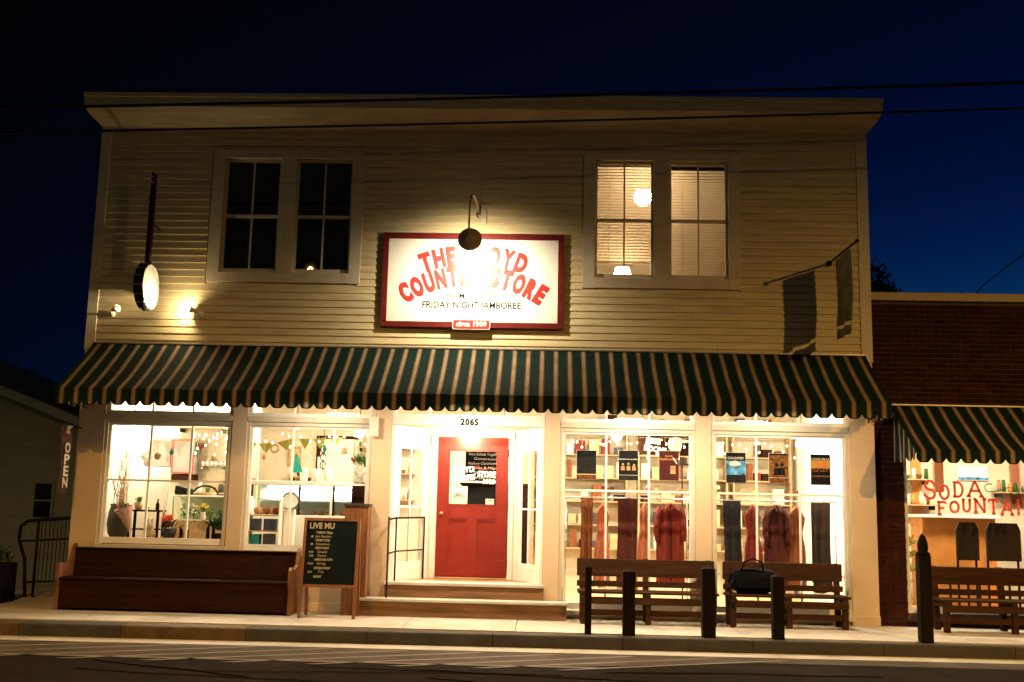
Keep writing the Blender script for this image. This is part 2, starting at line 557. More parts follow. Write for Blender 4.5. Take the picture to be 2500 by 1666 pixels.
def ribbon(mb, pts, w, y, th=0.0):
    """flat brush stroke in the XZ plane"""
    pts = [Vector((p[0], p[1])) for p in pts]
    L, Rr = [], []
    for i, p in enumerate(pts):
        d = (pts[min(i + 1, len(pts) - 1)] - pts[max(i - 1, 0)]).normalized()
        n = Vector((-d.y, d.x)) * w / 2
        L.append(p + n)
        Rr.append(p - n)
    k = len(pts)
    if th == 0:
        mb.add([(q.x, y, q.y) for q in L] + [(q.x, y, q.y) for q in Rr], [(i, i + 1, k + i + 1, k + i) for i in range(k - 1)])
        return
    vs = [(q.x, y, q.y) for q in L] + [(q.x, y, q.y) for q in Rr] + [(q.x, y + th, q.y) for q in L] + [(q.x, y + th, q.y) for q in Rr]
    fs = []
    for i in range(k - 1):
        fs += [(i, i + 1, k + i + 1, k + i), (2 * k + i, 3 * k + i, 3 * k + i + 1, 2 * k + i + 1), (i, 2 * k + i, 2 * k + i + 1, i + 1), (k + i, k + i + 1, 3 * k + i + 1, 3 * k + i)]
    fs += [(0, k, 3 * k, 2 * k), (k - 1, 3 * k - 1, 4 * k - 1, 2 * k - 1)]
    mb.add(vs, fs)


def arc(cx, cz, rx, rz, a0, a1, n=14):
    return [(cx + rx * math.cos(R(a0 + (a1 - a0) * i / n)), cz + rz * math.sin(R(a0 + (a1 - a0) * i / n))) for i in range(n + 1)]


def lamp(name, kind, parent, loc, power, col, **kw):
    l = bpy.data.lights.new(name, kind)
    l.energy = power
    l.color = col
    for k, v in kw.items():
        setattr(l, k, v)
    o = bpy.data.objects.new(name, l)
    COL.objects.link(o)
    o.location = loc
    if parent is not None:
        o.parent = parent
    return o


def aim(o, target):
    d = Vector(target) - o.location
    o.rotation_euler = d.to_track_quat('-Z', 'Y').to_euler()


# ------------------------------------------------------------------ ground, road, pavement
def struct(o):
    o['kind'] = 'structure'
    return o


def kerb_y(x):
    return -1.78 - 0.02 * (6.1 - x)


def strip(name, mat, pts, z):
    mb = MB()
    mb.add([(x, y, z) for x, y in pts], [tuple(range(len(pts)))])
    return mb.build(name, mat)


g_ = struct(strip('ground', 'soil', [(-400, -400), (400, -400), (400, 400), (-400, 400)], -0.30))
rd = struct(MB().box(-120, 120, -16.0, -1.7, -0.29, -0.19).build('road', 'asphalt'))
# lighter concrete parking strip beside the kerb
gs = struct(MB().add([(-30, kerb_y(-30), -0.186), (2.2, kerb_y(2.2), -0.186), (2.6, -2.75, -0.186), (0.2, -3.55, -0.186), (-30, -4.25, -0.186)], [(0, 1, 2, 3, 4)]).build('parking_strip', 'gutter'))  # stops short on the right, where dark asphalt stands in for shade
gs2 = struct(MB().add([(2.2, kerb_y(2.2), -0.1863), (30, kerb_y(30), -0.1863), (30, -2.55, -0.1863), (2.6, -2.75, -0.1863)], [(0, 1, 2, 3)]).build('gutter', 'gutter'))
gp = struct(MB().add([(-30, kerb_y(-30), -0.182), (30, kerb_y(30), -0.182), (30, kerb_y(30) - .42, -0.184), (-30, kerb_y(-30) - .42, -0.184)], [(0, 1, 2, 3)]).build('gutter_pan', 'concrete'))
# painted hatch lines, worn
for k in range(11):
    x = -9.4 + k * 0.95
    MB().add([(x, -4.02 + 0.02 * k, -0.182), (x + 0.16, -4.02 + 0.02 * k, -0.182), (x + 2.95, -2.48, -0.182), (x + 2.79, -2.48, -0.182)], [(0, 1, 2, 3)]).build('hatch_line', 'roadpaint', gs)
MB().add([(-30, -4.25, -0.182), (0.6, -3.62, -0.182), (0.6, -3.55, -0.182), (-30, -4.16, -0.182)], [(0, 1, 2, 3)]).build('edge_line', 'roadpaint', gs)

# tar-sealed cracks and a patch on the asphalt
M['tar'] = pm('tar', (0.004, 0.0035, 0.003), 0.98, 0.3, 10, 0.1, 60, spec=0.0)
rq = random.Random(12)
for k in range(9):
    x, y = rq.uniform(-6, 6), rq.uniform(-4.9, -3.9)
    pts = []
    dx, dy = rq.uniform(.25, .5) * rq.choice((-1, 1)), rq.uniform(-.12, .12)
    for i in range(9):
        pts.append((x, y))
        x += dx * rq.uniform(.5, 1.3)
        y += dy + rq.uniform(-.07, .07)
    mb = MB()
    w = rq.uniform(.012, .03)
    for (a, b), (c, d) in zip(pts, pts[1:]):
        l = math.hypot(c - a, d - b)
        nx_, ny_ = -(d - b) / l * w, (c - a) / l * w
        mb.add([(a - nx_, b - ny_, -.1855), (c - nx_, d - ny_, -.1855), (c + nx_, d + ny_, -.1855), (a + nx_, b + ny_, -.1855)], [(0, 1, 2, 3)])
    mb.build('tar_seam', 'tar', rd)

# kerb stones
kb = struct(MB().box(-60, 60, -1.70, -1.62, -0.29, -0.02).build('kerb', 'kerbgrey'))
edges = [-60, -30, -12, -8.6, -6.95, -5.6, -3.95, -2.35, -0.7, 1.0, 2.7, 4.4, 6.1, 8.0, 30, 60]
lamplit = {-12, -5.6, -8.6}  # orange lamplight is put into these stones' colour, shadow into the dark ones
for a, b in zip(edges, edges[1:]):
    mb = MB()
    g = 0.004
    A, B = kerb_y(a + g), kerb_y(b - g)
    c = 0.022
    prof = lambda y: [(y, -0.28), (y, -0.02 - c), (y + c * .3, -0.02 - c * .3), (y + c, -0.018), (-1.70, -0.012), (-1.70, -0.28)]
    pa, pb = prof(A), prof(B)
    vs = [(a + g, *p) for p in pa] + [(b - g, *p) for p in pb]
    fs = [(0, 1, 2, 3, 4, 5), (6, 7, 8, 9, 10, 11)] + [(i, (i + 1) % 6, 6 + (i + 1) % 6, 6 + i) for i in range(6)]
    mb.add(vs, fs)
    mb.build('kerb_stone', 'kerblit' if a in lamplit else 'kerbgrey', kb)

# pavement slabs, falling slightly to the kerb
sw = struct(MB().box(-60, 60, -1.62, 12, -0.28, -0.03).build('sidewalk', 'concrete'))
xs = [-60, -30, -14, -11.2] + [-9.6 + 1.53 * k for k in range(13)] + [12.5, 30, 60]
for a, b in zip(xs, xs[1:]):
    g = 0.005
    for y0, y1 in ((-1.615, -0.82), (-0.81, 1.6)):
        z0, z1 = 0.03 * (y0 + 1.6) / 1.6 - 0.004, 0.03 * (y1 + 1.6) / 1.6 - 0.004
        dz = random.uniform(-0.002, 0.002)
        vs = [(a + g, y0, -.1), (b - g, y0, -.1), (b - g, y1, -.1), (a + g, y1, -.1), (a + g, y0, z0 + dz), (b - g, y0, z0 + dz), (b - g, y1, z1 + dz), (a + g, y1, z1 + dz)]
        MB().add(vs, [(0, 3, 2, 1), (4, 5, 6, 7), (0, 1, 5, 4), (1, 2, 6, 5), (2, 3, 7, 6), (3, 0, 4, 7)]).build('slab', 'concrete', sw)


def gz(y):
    return max(0.0, 0.03 * (min(y, 1.6) + 1.6) / 1.6)


# ------------------------------------------------------------------ street lamp across the road (key light)
def street_lamp(label, pos, foot, power, axis, half):
    sl = thing('street_lamp', label, 'street lamp', 'street lamps across the road')
    p, q = Vector(pos), Vector((foot[0], foot[1], 0))
    top = Vector((q.x, q.y, p.z - .35))
    d = Vector((p.x - q.x, p.y - q.y, 0))
    MB().tube([(q.x, q.y, -.2), (q.x, q.y, 4), top], [0.11, 0.09, 0.07], 10).build('pole', 'galv', sl, True)
    MB().tube([top, top + d * .12 + Vector((0, 0, .38)), top + d * .5 + Vector((0, 0, .55)), top + d * .95 + Vector((0, 0, .5))], 0.045, 8).build('arm', 'galv', sl, True)
    MB().lathe([(0.02, 0.17), (0.10, 0.15), (0.19, 0.06), (0.21, 0.0), (0.19, 0.0), (0.09, 0.12)], 20, Matrix.Translation(p + Vector((0, 0, .09)))).build('lamp_head', 'galv', sl, True)
    sp = lamp('street_light', 'SPOT', sl, p, power, (1.0, 0.53, 0.13), spot_size=R(half * 2), spot_blend=1.0, shadow_soft_size=0.07)
    aim(sp, p + Vector(axis))


street_lamp('tall grey street lamp with an orange light, across the road to the right', LAMP_POS, (12.6, -12.2), 8800, (-0.8, 0.65, -7.35), 87)
street_lamp('tall grey street lamp with an orange light, across the road to the left', (-6.0, -9.5, 7.4), (-8.0, -11.6), 3300, (0, 0.3, -7.35), 80)  # added lamp, none known there; brightens the left pavement and pillar


# ------------------------------------------------------------------ the store building
XL, XR = -7.27, 4.89
st = thing('country_store', 'two-storey cream clapboard store with striped awning and lit shop windows', 'building')
LW = (-5.235, -3.185, 5.2, 7.06)
RW = (0.665, 2.735, 5.19, 7.08)
FLOOR = 0.5
# shell
holes(MB(), XL, XR, 3.42, 7.75, 0.0, 0.16, [LW, RW]).build('front_wall', 'siding', st)
MB().box(XL, XL + 0.15, 0.16, 8.0, 0.0, 7.75).build('side_wall', 'siding', st)
MB().box(XR - 0.15, XR, 0.16, 8.0, 0.0, 7.75).build('side_wall', 'siding', st)
MB().box(XL + .15, XR - .15, 7.85, 8.0, 0.0, 7.75).build('back_wall', 'siding', st)
MB().box(XL, XR, 0.0, 8.0, 7.752, 7.9).build('roof', 'roof', st)
MB().box(XL + .15, XR - .15, 0.16, 7.85, 3.72, 3.9).build('upper_floor', 'intwhite', st)
FL2 = 0.10
MB().box(XL + .15, -.30, 0.17, 7.85, 0.05, FLOOR).build('interior_floor', 'intfloor', st)
MB().box(-.299, XR - .15, 0.17, 7.85, 0.05, FL2).build('interior_floor', 'palefloor', st)
MB().box(-1.3, -1.2, 0.16, 7.85, 3.9, 7.75).build('partition', 'intwall', st)
MB().box(-1.19, XR - .15, 3.2, 3.3, 3.9, 7.75).build('partition', 'intwall', st)
# shop-floor lining
MB().box(XL + .152, XR - .152, 4.7, 4.8, FL2 + .001, 3.718).build('interior_back_wall', 'intwall', st)
MB().box(XL + .152, XL + .17, .2, 4.7, FLOOR, 3.718).build('interior_side_wall', 'intwhite', st)
MB().box(XR - .17, XR - .152, .2, 4.7, FL2 + .001, 3.718).build('interior_side_wall', 'intwhite', st)

# clapboards
PITCH = 0.1135
proto = {}


def clap(x0, x1, z):
    mb = MB()
    h = PITCH + 0.02
    # wedge: thick lower edge, thin top tucked behind the next board
    mb.prism([(-0.0005, z), (-0.026, z), (-0.027, z + 0.006), (-0.006, z + h), (-0.0005, z + h)], 0, x0, x1)
    return mb.build('clapboard', 'siding', st)


z = 3.98
while z < 7.52:
    segs = [(XL + 0.15, XR - 0.16)]
    for c in ((-5.452, -3.058, 5.03, 7.18), (0.488, 2.905, 5.03, 7.2)):
        if z + PITCH > c[2] and z < c[3]:
            ns = []
            for a, b in segs:
                if b <= c[0] or a >= c[1]:
                    ns.append((a, b))
                else:
                    if c[0] - a > .02: ns.append((a, c[0]))
                    if b - c[1] > .02: ns.append((c[1], b))
            segs = ns
    for a, b in segs:
        cuts = [a]
        while b - cuts[-1] > 4.6:
            cuts.append(cuts[-1] + random.uniform(2.4, 4.4))
        if b - cuts[-1] < 0.5 and len(cuts) > 1: cuts.pop()
        cuts.append(b)
        for p, q in zip(cuts, cuts[1:]):
            clap(p + (0.0015 if p != a else 0), q - (0.0015 if q != b else 0), z + random.uniform(-0.0015, 0.0015))
    z += PITCH

# corner boards and frieze
box('corner_board', 'trim', st, XL - 0.012, XL + 0.15, -0.036, -0.0005, 3.93, 7.55, 0.004)
box('corner_board', 'trim', st, XR - 0.16, XR + 0.012, -0.036, -0.0005, 3.93, 7.55, 0.004)
box('frieze_board', 'trim', st, XL + .002, XR - .002, -0.045, -0.0005, 7.5515, 7.75, 0.004)
# cornice, mitred round the ends
prof = [(0.045, 7.56), (0.09, 7.575), (0.13, 7.60), (0.25, 7.635), (0.36, 7.69), (0.43, 7.75), (0.45, 7.755), (0.45, 7.90), (0.475, 7.91), (0.475, 7.975), (0.0, 7.99)]
mb = MB()
n = len(prof)
for d, zz in prof:
    e = d * 0.34
    mb.v += [(XL - e, 8.0, zz), (XL - e, -d, zz), (XR + e, -d, zz), (XR + e, 8.0, zz)]
for i in range(n - 1):
    for k in range(3):
        mb.f.append((i * 4 + k, i * 4 + k + 1, (i + 1) * 4 + k + 1, (i + 1) * 4 + k))
mb.f.append(tuple((n - 1) * 4 + k for k in range(4)))
mb.build('cornice', 'siding', st)


# upper windows: two sashes in one casing
def upper_window(x0, x1, z0, z1, xm, lit):
    w = link('upper_window', None, st)
    cw = 0.2
    y0, y1 = -0.05, -0.0006
    box('casing', 'trim', w, x0 - cw + .01, x0 - .002, y0, y1, z0 - .17, z1 + .12, .004)
    box('casing', 'trim', w, x1 + .002, x1 + cw - .02, y0, y1, z0 - .17, z1 + .12, .004)
    box('casing', 'trim', w, x0, x1, y0 + .002, y1, z1 + .002, z1 + .118, .004)
    box('sill', 'trim', w, x0, x1, y0 - .004, y1, z0 - .165, z0 - .002, .006)
    box('mullion', 'trim', w, xm - .125, xm + .125, y0 + .012, 0.12, z0 + .001, z1 - .001, .004)
    for a, b in ((x0, xm - .125), (xm + .125, x1)):
        mb = MB()
        s = .035
        yy = (0.03, 0.075)
        zm = (z0 + z1) / 2 - .01
        mb.box(a + .001, a + s, *yy, z0 + .001, z1 - .001)
        mb.box(b - s, b - .001, *yy, z0 + .001, z1 - .001)
        mb.box(a + s, b - s, *yy, z0 + .001, z0 + .07)
        mb.box(a + s, b - s, *yy, z1 - .045, z1 - .001)
        mb.box(a + s, b - s, 0.026, 0.075, zm - .025, zm + .025)
        xc = (a + b) / 2
        mb.box(xc - .012, xc + .012, 0.034, 0.07, z0 + .07, zm - .025)
        mb.box(xc - .012, xc + .012, 0.034, 0.07, zm + .025, z1 - .045)
        mb.build('sash', 'trim', w)
        for p, q in ((a + s, xc - .012), (xc + .012, b - s)):
            for c, d in ((z0 + .07, zm - .025), (zm + .025, z1 - .045)):
                MB().box(p - .004, q + .004, .05, .054, c - .004, d + .004).build('pane', 'glass', w)
    if not lit:
        return w
    for k, (a, b) in enumerate(((x0, xm - .125), (xm + .125, x1))):
        zb = z0 + 0.30 if k == 0 else z0 + .02
        mb = MB()
        zt = z1 - (.05 if k == 0 else .10)
        nn = int((zt - zb) / .047)
        ti = .62 if k == 0 else .72
        for i in range(nn):
            zc = zb + (i + .5) * (zt - zb) / nn
            dy, dz = .024 * math.cos(ti + 0.5), .024 * math.sin(ti + 0.5)
            mb.add([(a + .03, .13 - dy, zc - dz), (b - .03, .13 - dy, zc - dz), (b - .03, .13, zc + .003), (a + .03, .13, zc + .003), (b - .03, .13 + dy, zc + dz), (a + .03, .13 + dy, zc + dz)], [(0, 1, 2, 3), (3, 2, 4, 5)])
        o = mb.build('blind_slats', 'blind', w)
        o['kind'] = 'stuff'
        box('blind_rail', 'blind', w, a + .03, b - .03, .11, .15, zb - .035, zb - .012, .004)
        box('blind_head', 'wood', w, a + .03, b - .03, .1, .16, zt + .005, zt + .05, .004)
        MB().tube([(a + .22, .105, zb), (a + .22, .105, zt)], .0025, 4).build('blind_cord', 'cloth_cream', w)
    return w


upper_window(*LW, -4.21, False)
upper_window(*RW, 1.70, True)

# upstairs lamps seen through the right blinds
MATS_globe = glow('globe_glow', (1.0, 0.72, 0.42), 90)
pl = thing('globe_lamp', 'round lit globe lamp behind the upstairs blinds, hanging from the ceiling', 'lamp')
MB().ball((1.47, 0.75, 6.72), 0.15, 16, 10).build('globe', MATS_globe, pl, True)
MB().tube([(1.47, 0.75, 6.87), (1.47, 0.75, 7.75)], .01, 6).build('rod', 'brass', pl)
tl = thing('table_lamp', 'lit table lamp showing below the raised upstairs blind', 'lamp')
MB().lathe([(.17, 5.22), (.17, 5.24), (.11, 5.46), (.11, 5.45), (.165, 5.22)], 20, Matrix.Translation((1.13, .55, .02))).build('lamp_shade', glow('shade_glow', (1.0, 0.70, 0.40), 35), tl, True)
MB().lathe([(.09, 4.7), (.09, 4.72), (.03, 4.76), (.05, 4.95), (.02, 5.1), (.02, 5.3)], 16, Matrix.Translation((1.13, .55, .02))).build('lamp_base', 'ceramic', tl, True)
MB().box(.7, 1.6, .4, .85, 4.66, 4.70, .005).box(.72, .76, .42, .46, 3.9, 4.66).box(1.54, 1.58, .42, .46, 3.9, 4.66).box(.72, .76, .78, .82, 3.9, 4.66).box(1.54, 1.58, .78, .82, 3.9, 4.66).build('side_table', 'wood')
tag(bpy.data.objects['side_table'], 'small brown table under the lit upstairs table lamp', 'table')

# ------------------------------------------------------------------ shop front
PIL = [(XL - .004, -6.858), (-4.875, -4.642), (-2.712, -2.408), (-0.068, 0.168), (2.212, 2.448), (4.502, XR + .004)]
for a, b in PIL:
    p = box('pillar', 'tan', st, a, b, -0.02, 0.15, gz(0) - .01, 3.42, .006)
    box('pillar_base', 'tan', p, a - .008, b + .008, -0.032, 0.10, gz(0) - .008, 0.17, .006)
MB().box(XL, XR, -0.012, 0.16, 3.425, 3.99).build('signband', 'tan', st)
BAYS = [(-6.858, -4.875, 1.06, (-6.15, -5.515)), (-4.642, -2.712, 1.0, (-3.94, -3.31)), (0.168, 2.212, 0.25, (0.87, 1.52)), (2.448, 4.502, 0.25, (3.137, 3.782))]


def shop_window(x0, x1, zg, mun):
    w = link('shop_window', None, st)
    # outer frame stepping inwards
    f = MB()
    y0, y1 = 0.0, 0.12
    t = .045
    f.box(x0 + .001, x0 + t, y0, y1, zg - .11, 2.85)
    f.box(x1 - t, x1 - .001, y0, y1, zg - .11, 2.85)
    f.box(x0 + t, x1 - t, y0 + .01, y1, 2.795, 2.85)
    f.build('outer_frame', 'trim', w)
    f = MB()
    a, b, c, d = x0 + t, x1 - t, zg - .03, 2.795
    f.box(a, a + .038, .045, .11, c - .06, d)
    f.box(b - .038, b, .045, .11, c - .06, d)
    f.box(a + .038, b - .038, .045, .11, c - .06, c + .03)
    f.box(a + .038, b - .038, .045, .11, d - .03, d)
    hz = [1.925] if zg > .9 else [.72, 1.915]
    for x in mun:
        f.box(x - .014, x + .014, .058, .1, c + .03, d - .03)
    ee = [a + .038, *mun, b - .038]
    for p, q in zip(ee, ee[1:]):
        for zm in hz:
            f.box(p + (.014 if p in mun else 0), q - (.014 if q in mun else 0), .060, .098, zm - .014, zm + .014)
    f.build('sash', 'white', w)
    for p, q in zip(ee, ee[1:]):
        zz = [c + .03, *hz, d - .03]
        for r, s in zip(zz, zz[1:]):
            r, s = (r + .014 if r in hz else r), (s - .014 if s in hz else s)
            MB().box(p + .001, q - .001, .078, .082, r - .002, s + .002).build('pane', 'glass', w)
    box('sill', 'trim', w, x0 - .02, x1 + .02, -.055, -.021, zg - .165, zg - .105, .006)
    box('sill_board', 'trim', w, x0 + .001, x1 - .001, -.02, .12, zg - .165, zg - .112, .004)
    # transom bar and transom light
    box('transom_bar', 'trim', w, x0 + .001, x1 - .001, -.03, .13, 2.852, 2.94, .006)
    f = MB()
    f.box(x0 + .001, x0 + .06, .02, .11, 2.942, 3.42).box(x1 - .06, x1 - .001, .02, .11, 2.942, 3.42)
    f.box(x0 + .06, x1 - .06, .02, .11, 2.942, 2.995).box(x0 + .06, x1 - .06, .02, .11, 3.37, 3.42)
    for x in mun:
        f.box(x - .012, x + .012, .04, .1, 2.995, 3.37)
    f.build('transom_frame', 'white', w)
    ee = [x0 + .06, *mun, x1 - .06]
    for p, q in zip(ee, ee[1:]):
        MB().box(p + .008, q - .008, .068, .072, 2.99, 3.375).build('transom_pane', 'glass', w)
    # bulkhead below
    b_ = box('bulkhead', 'tan', w, x0 + .001, x1 - .001, .02, .15, gz(0), zg - .166, .003)
    if zg > .9: box('base_trim', 'tan', w, x0 + .009, x1 - .009, -.005, .019, gz(0), .16, .004)
    return w


for b in BAYS:
    shop_window(*b)

# ------------------------------------------------------------------ recessed entrance
EX0, EX1, DX0, DX1, DY = -2.408, -0.068, -1.92, -0.545, 1.0
en = link('entrance', None, st)
box('header', 'white', en, EX0 + .001, EX1 - .001, -.03, .13, 2.852, 2.97, .006)
text('house_number', '206S', .125, 'black', en, (-1.22, -.036, 2.866), .006, .007, spacing=1.15)
f = MB()
f.box(EX0 + .001, EX0 + .055, .0, .11, 2.972, 3.42).box(EX1 - .055, EX1 - .001, .0, .11, 2.972, 3.42).box(EX0 + .055, EX1 - .055, .01, .11, 2.972, 3.02).box(EX0 + .055, EX1 - .055, .01, .11, 3.37, 3.42)
for x in (-1.83, -1.24, -.65):
    f.box(x - .02, x + .02, .02, .1, 3.02, 3.37)
f.build('transom_frame', 'white', en)
ee = [EX0 + .055, -1.83, -1.24, -.65, EX1 - .055]
for p, q in zip(ee, ee[1:]):
    MB().box(p + .015, q - .015, .06, .064, 3.015, 3.375).build('transom_pane', 'glass', en)
box('jamb', 'white', en, EX0 + .001, EX0 + .05, -.01, .14, FLOOR, 2.85, .004)
box('jamb', 'white', en, EX1 - .05, EX1 - .001, -.01, .14, FLOOR, 2.85, .004)
# ceiling of the recess
MB().prism([(EX0 + .002, .131), (EX1 - .002, .131), (EX1 - .002, .15), (DX1, DY + .1), (DX0, DY + .1), (EX0 + .002, .15)], 2, 2.856, 2.90).build('ceiling', 'white', en)
# slanting side walls with a glazed light in each
for s in (0, 1):
    xa, xb = (EX0 + .05, DX0) if s == 0 else (EX1 - .05, DX1)
    p0, p1 = Vector((xa, .14)), Vector((xb, DY))
    L = (p1 - p0).length
    sgn = -1 if s == 0 else 1
    side = link('side_light', None, en)
    side.location = (xa, .14, 0)
    ang = math.atan2(p1.y - p0.y, p1.x - p0.x)
    side.rotation_euler = (0, 0, ang)
    t0, t1 = (0.0, .07) if s == 0 else (-.07, 0.0)
    mb = MB()
    holes(mb, 0.0, L, FLOOR, 2.855, t0, t1, [(.13, L - .14, .72, 2.56)])
    mb.build('side_panel', 'white', side)
    f = MB()
    a, b, c, d = .13, L - .14, .72, 2.56
    m0, m1 = t0 + .01, t1 - .01
    f.box(a + .001, a + .04, m0, m1, c + .001, d - .001).box(b - .04, b - .001, m0, m1, c + .001, d - .001)
    f.box(a + .04, b - .04, m0, m1, c + .001, c + .05).box(a + .04, b - .04, m0, m1, d - .05, d - .001)
    xm = (a + b) / 2
    f.box(xm - .014, xm + .014, m0 + .01, m1 - .01, c + .05, d - .05)
    f.box(a + .04, xm - .014, m0 + .012, m1 - .012, 1.60, 1.63).box(xm + .014, b - .04, m0 + .012, m1 - .012, 1.60, 1.63)
    f.build('sash', 'white', side)
    tm = (t0 + t1) / 2
    for p, q in ((a + .04, xm - .014), (xm + .014, b - .04)):
        for r, u in ((c + .05, 1.60), (1.63, d - .05)):
            MB().box(p - .004, q + .004, tm - .002, tm + .002, r - .004, u + .004).build('pane', 'glass', side)
# back wall of the recess round the door
dx0, dx1, dz0, dz1 = -1.79, -0.652, FLOOR + .025, 2.742
holes(MB(), DX0 + .001, DX1 - .001, FLOOR, 2.855, DY, DY + .1, [(dx0 - .012, dx1 + .012, FLOOR, dz1 + .012)]).build('door_wall', 'white', en)
for a, b in ((dx0 - .1, dx0 - .014), (dx1 + .014, dx1 + .095)):
    box('door_casing', 'white', en, a, b, DY - .022, DY - .001, FLOOR, dz1 + .09, .004)
box('door_casing', 'white', en, dx0 - .1, dx1 + .095, DY - .024, DY - .001, dz1 + .014, dz1 + .095, .004)
box('threshold', 'lightwood', en, dx0 - .01, dx1 + .01, DY - .04, DY + .1, FLOOR + .001, FLOOR + .022, .004)
# floor of the recess and the two steps
MB().prism([(EX0 - .0, .02), (EX1 + .0, .02), (EX1 - .0, .14), (DX1, DY + .16), (DX0, DY + .16), (EX0, .14)], 2, 0.05, FLOOR - .001).build('recess_floor', 'concrete', en)
s1 = box('step', 'stepwood', en, EX0 - .02, EX1 + .02, -.06, .018, 0.02, FLOOR - .045, .004)
box('tread', 'concrete', en, EX0 - .03, EX1 + .03, -.09, .35, FLOOR - .044, FLOOR + .004, .008)
box('step', 'stepwood', en, EX0 - .33, EX1 + .36, -.34, -.0602, 0.015, .235, .004)
box('tread', 'concrete', en, EX0 - .36, EX1 + .39, -.38, -.061, .236, .278, .008)

# door
dr = link('door', None, en)
d = MB()
y0, y1 = DY + .012, DY + .058
gx0, gx1, gz0, gz1 = -1.612, -0.828, 1.655, 2.535
pz0, pz1 = 0.84, 1.445
xc = (dx0 + dx1) / 2
holes(d, dx0, dx1, dz0, dz1, y0, y1, [(gx0, gx1, gz0, gz1), (gx0, xc - .075, pz0, pz1), (xc + .075, gx1, pz0, pz1)])
d.build('door_leaf', 'red', dr)
for a, b in ((gx0, xc - .075), (xc + .075, gx1)):
    mb = MB()
    mb.box(a, b, y0 + .022, y1 - .01, pz0, pz1)
    # bevelled moulding round the panel
    for q in (0, 1):
        mb.prism([(a, pz0) if q == 0 else (a, pz1), (b, pz0) if q == 0 else (b, pz1), (b - .035, pz0 + .035) if q == 0 else (b - .035, pz1 - .035), (a + .035, pz0 + .035) if q == 0 else (a + .035, pz1 - .035)], 1, y0 + .008, y0 + .022)
    mb.box(a, a + .02, y0 + .008, y0 + .022, pz0, pz1).box(b - .02, b, y0 + .008, y0 + .022, pz0, pz1)
    mb.build('panel', 'red', dr)
f = MB()
f.box(gx0, gx0 + .018, y0 - .006, y0 + .03, gz0, gz1).box(gx1 - .018, gx1, y0 - .006, y0 + .03, gz0, gz1).box(gx0 + .018, gx1 - .018, y0 - .006, y0 + .03, gz0, gz0 + .02).box(gx0 + .018, gx1 - .018, y0 - .006, y0 + .03, gz1 - .018, gz1)
f.build('glazing_bead', 'red', dr)
MB().box(gx0 + .01, gx1 - .01, y0 + .012, y0 + .016, gz0 + .01, gz1 - .01).build('pane', 'glass', dr)
for zz in (.75, 1.66, 2.5):
    MB().tube([(dx1 + .008, y0 - .006, zz - .06), (dx1 + .008, y0 - .006, zz + .06)], .011, 8).build('hinge', 'black', dr)
MB().ball((dx0 + .085, y0 - .05, 1.52), .03, 12, 8).tube([(dx0 + .085, y0 - .03, 1.52), (dx0 + .085, y0 + .002, 1.52)], .012, 8).build('knob', 'brass', dr, True)
box('kick_plate', 'red', dr, dx0 + .03, dx1 - .03, y0 - .004, y0 - .0005, dz0 + .02, .80, .001)
yt = y0 + .004
def lettering(s, size, x, zz, w, off=.006, mat='signwhite', rot=0, par=dr):
    return text('lettering', s, size, mat, par, (x, yt, zz), .0015, off, w, (0, rot, 0))
lettering('FLOYD', .12, -1.37, 2.185, .34, .005, rot=-.05)
lettering('COUNTRY', .125, -1.36, 2.04, .40, .006, rot=-.16)
lettering('STORE', .125, -1.0, 2.115, .29, .006, rot=.02)
lettering('since', .05, -1.13, 2.02, .10, .002)
lettering('1909', .10, -.955, 2.005, .20, .005, rot=.03)
mb = MB()
ribbon(mb, [(-1.22 + .03 * i, 2.255 + .025 * math.sin(i * .75)) for i in range(12)], .008, yt)
mb.build('flourish', 'letred', dr)
sg = box('open_card', 'paper', dr, -1.595, -1.30, yt - .002, yt + .003, 1.675, 1.955, .0005)
text('lettering', 'OPEN', .10, 'black', sg, (-1.45, yt - .004, 1.775), .001, .0015, .17)
f = MB()
rr = [(-1.57, 1.70), (-1.325, 1.70), (-1.325, 1.93), (-1.57, 1.93), (-1.57, 1.70)]
for p, q in zip(rr, rr[1:]):
    ribbon(f, [p, q], .003, yt - .0035, .001)
f.build('border', 'darkgrey', sg)
sk = box('sticker', 'paper', dr, -1.005, -.87, yt - .002, yt + .002, 1.675, 1.765, .0005)
text('lettering', 'CITIZEN', .026, 'letred', sk, (-.937, yt - .0035, 1.725), .0005, .001)
# wall rail on the left side of the recess
hr = link('handrail', None, en)
MB().tube([(-2.36, -.28, 1.42), (-2.30, .1, 1.44), (-1.96, .86, 1.45)], .016, 8).build('rail', 'iron', hr, True)
MB().tube([(-2.36, -.28, .92), (-2.30, .1, .94), (-1.96, .86, .95)], .012, 8).build('rail', 'iron', hr, True)
for p, b_ in (((-2.36, -.28), .28), ((-2.30, .1), FLOOR), ((-1.96, .86), FLOOR)):
    MB().tube([(*p, b_), (*p, 1.46)], .014, 8).build('post', 'iron', hr, True)
# flush light in the recess ceiling
el = thing('entrance_light', 'small lit flush light in the ceiling above the red door', 'light')
MB().lathe([(.10, 2.853), (.095, 2.83), (.0, 2.815)], 20, Matrix.Translation((-1.30, .62, 0))).build('diffuser', glow('flush_glow', (1.0, 0.85, 0.6), 9), el, True)
MB().lathe([(.115, 2.855), (.115, 2.842), (.101, 2.838), (.101, 2.855)], 20, Matrix.Translation((-1.30, .62, 0))).build('rim', 'white', el, True)
lamp('entrance_bulb', 'POINT', el, (-1.30, .62, 2.77), 140, (1.0, 0.80, 0.52), shadow_soft_size=.05)

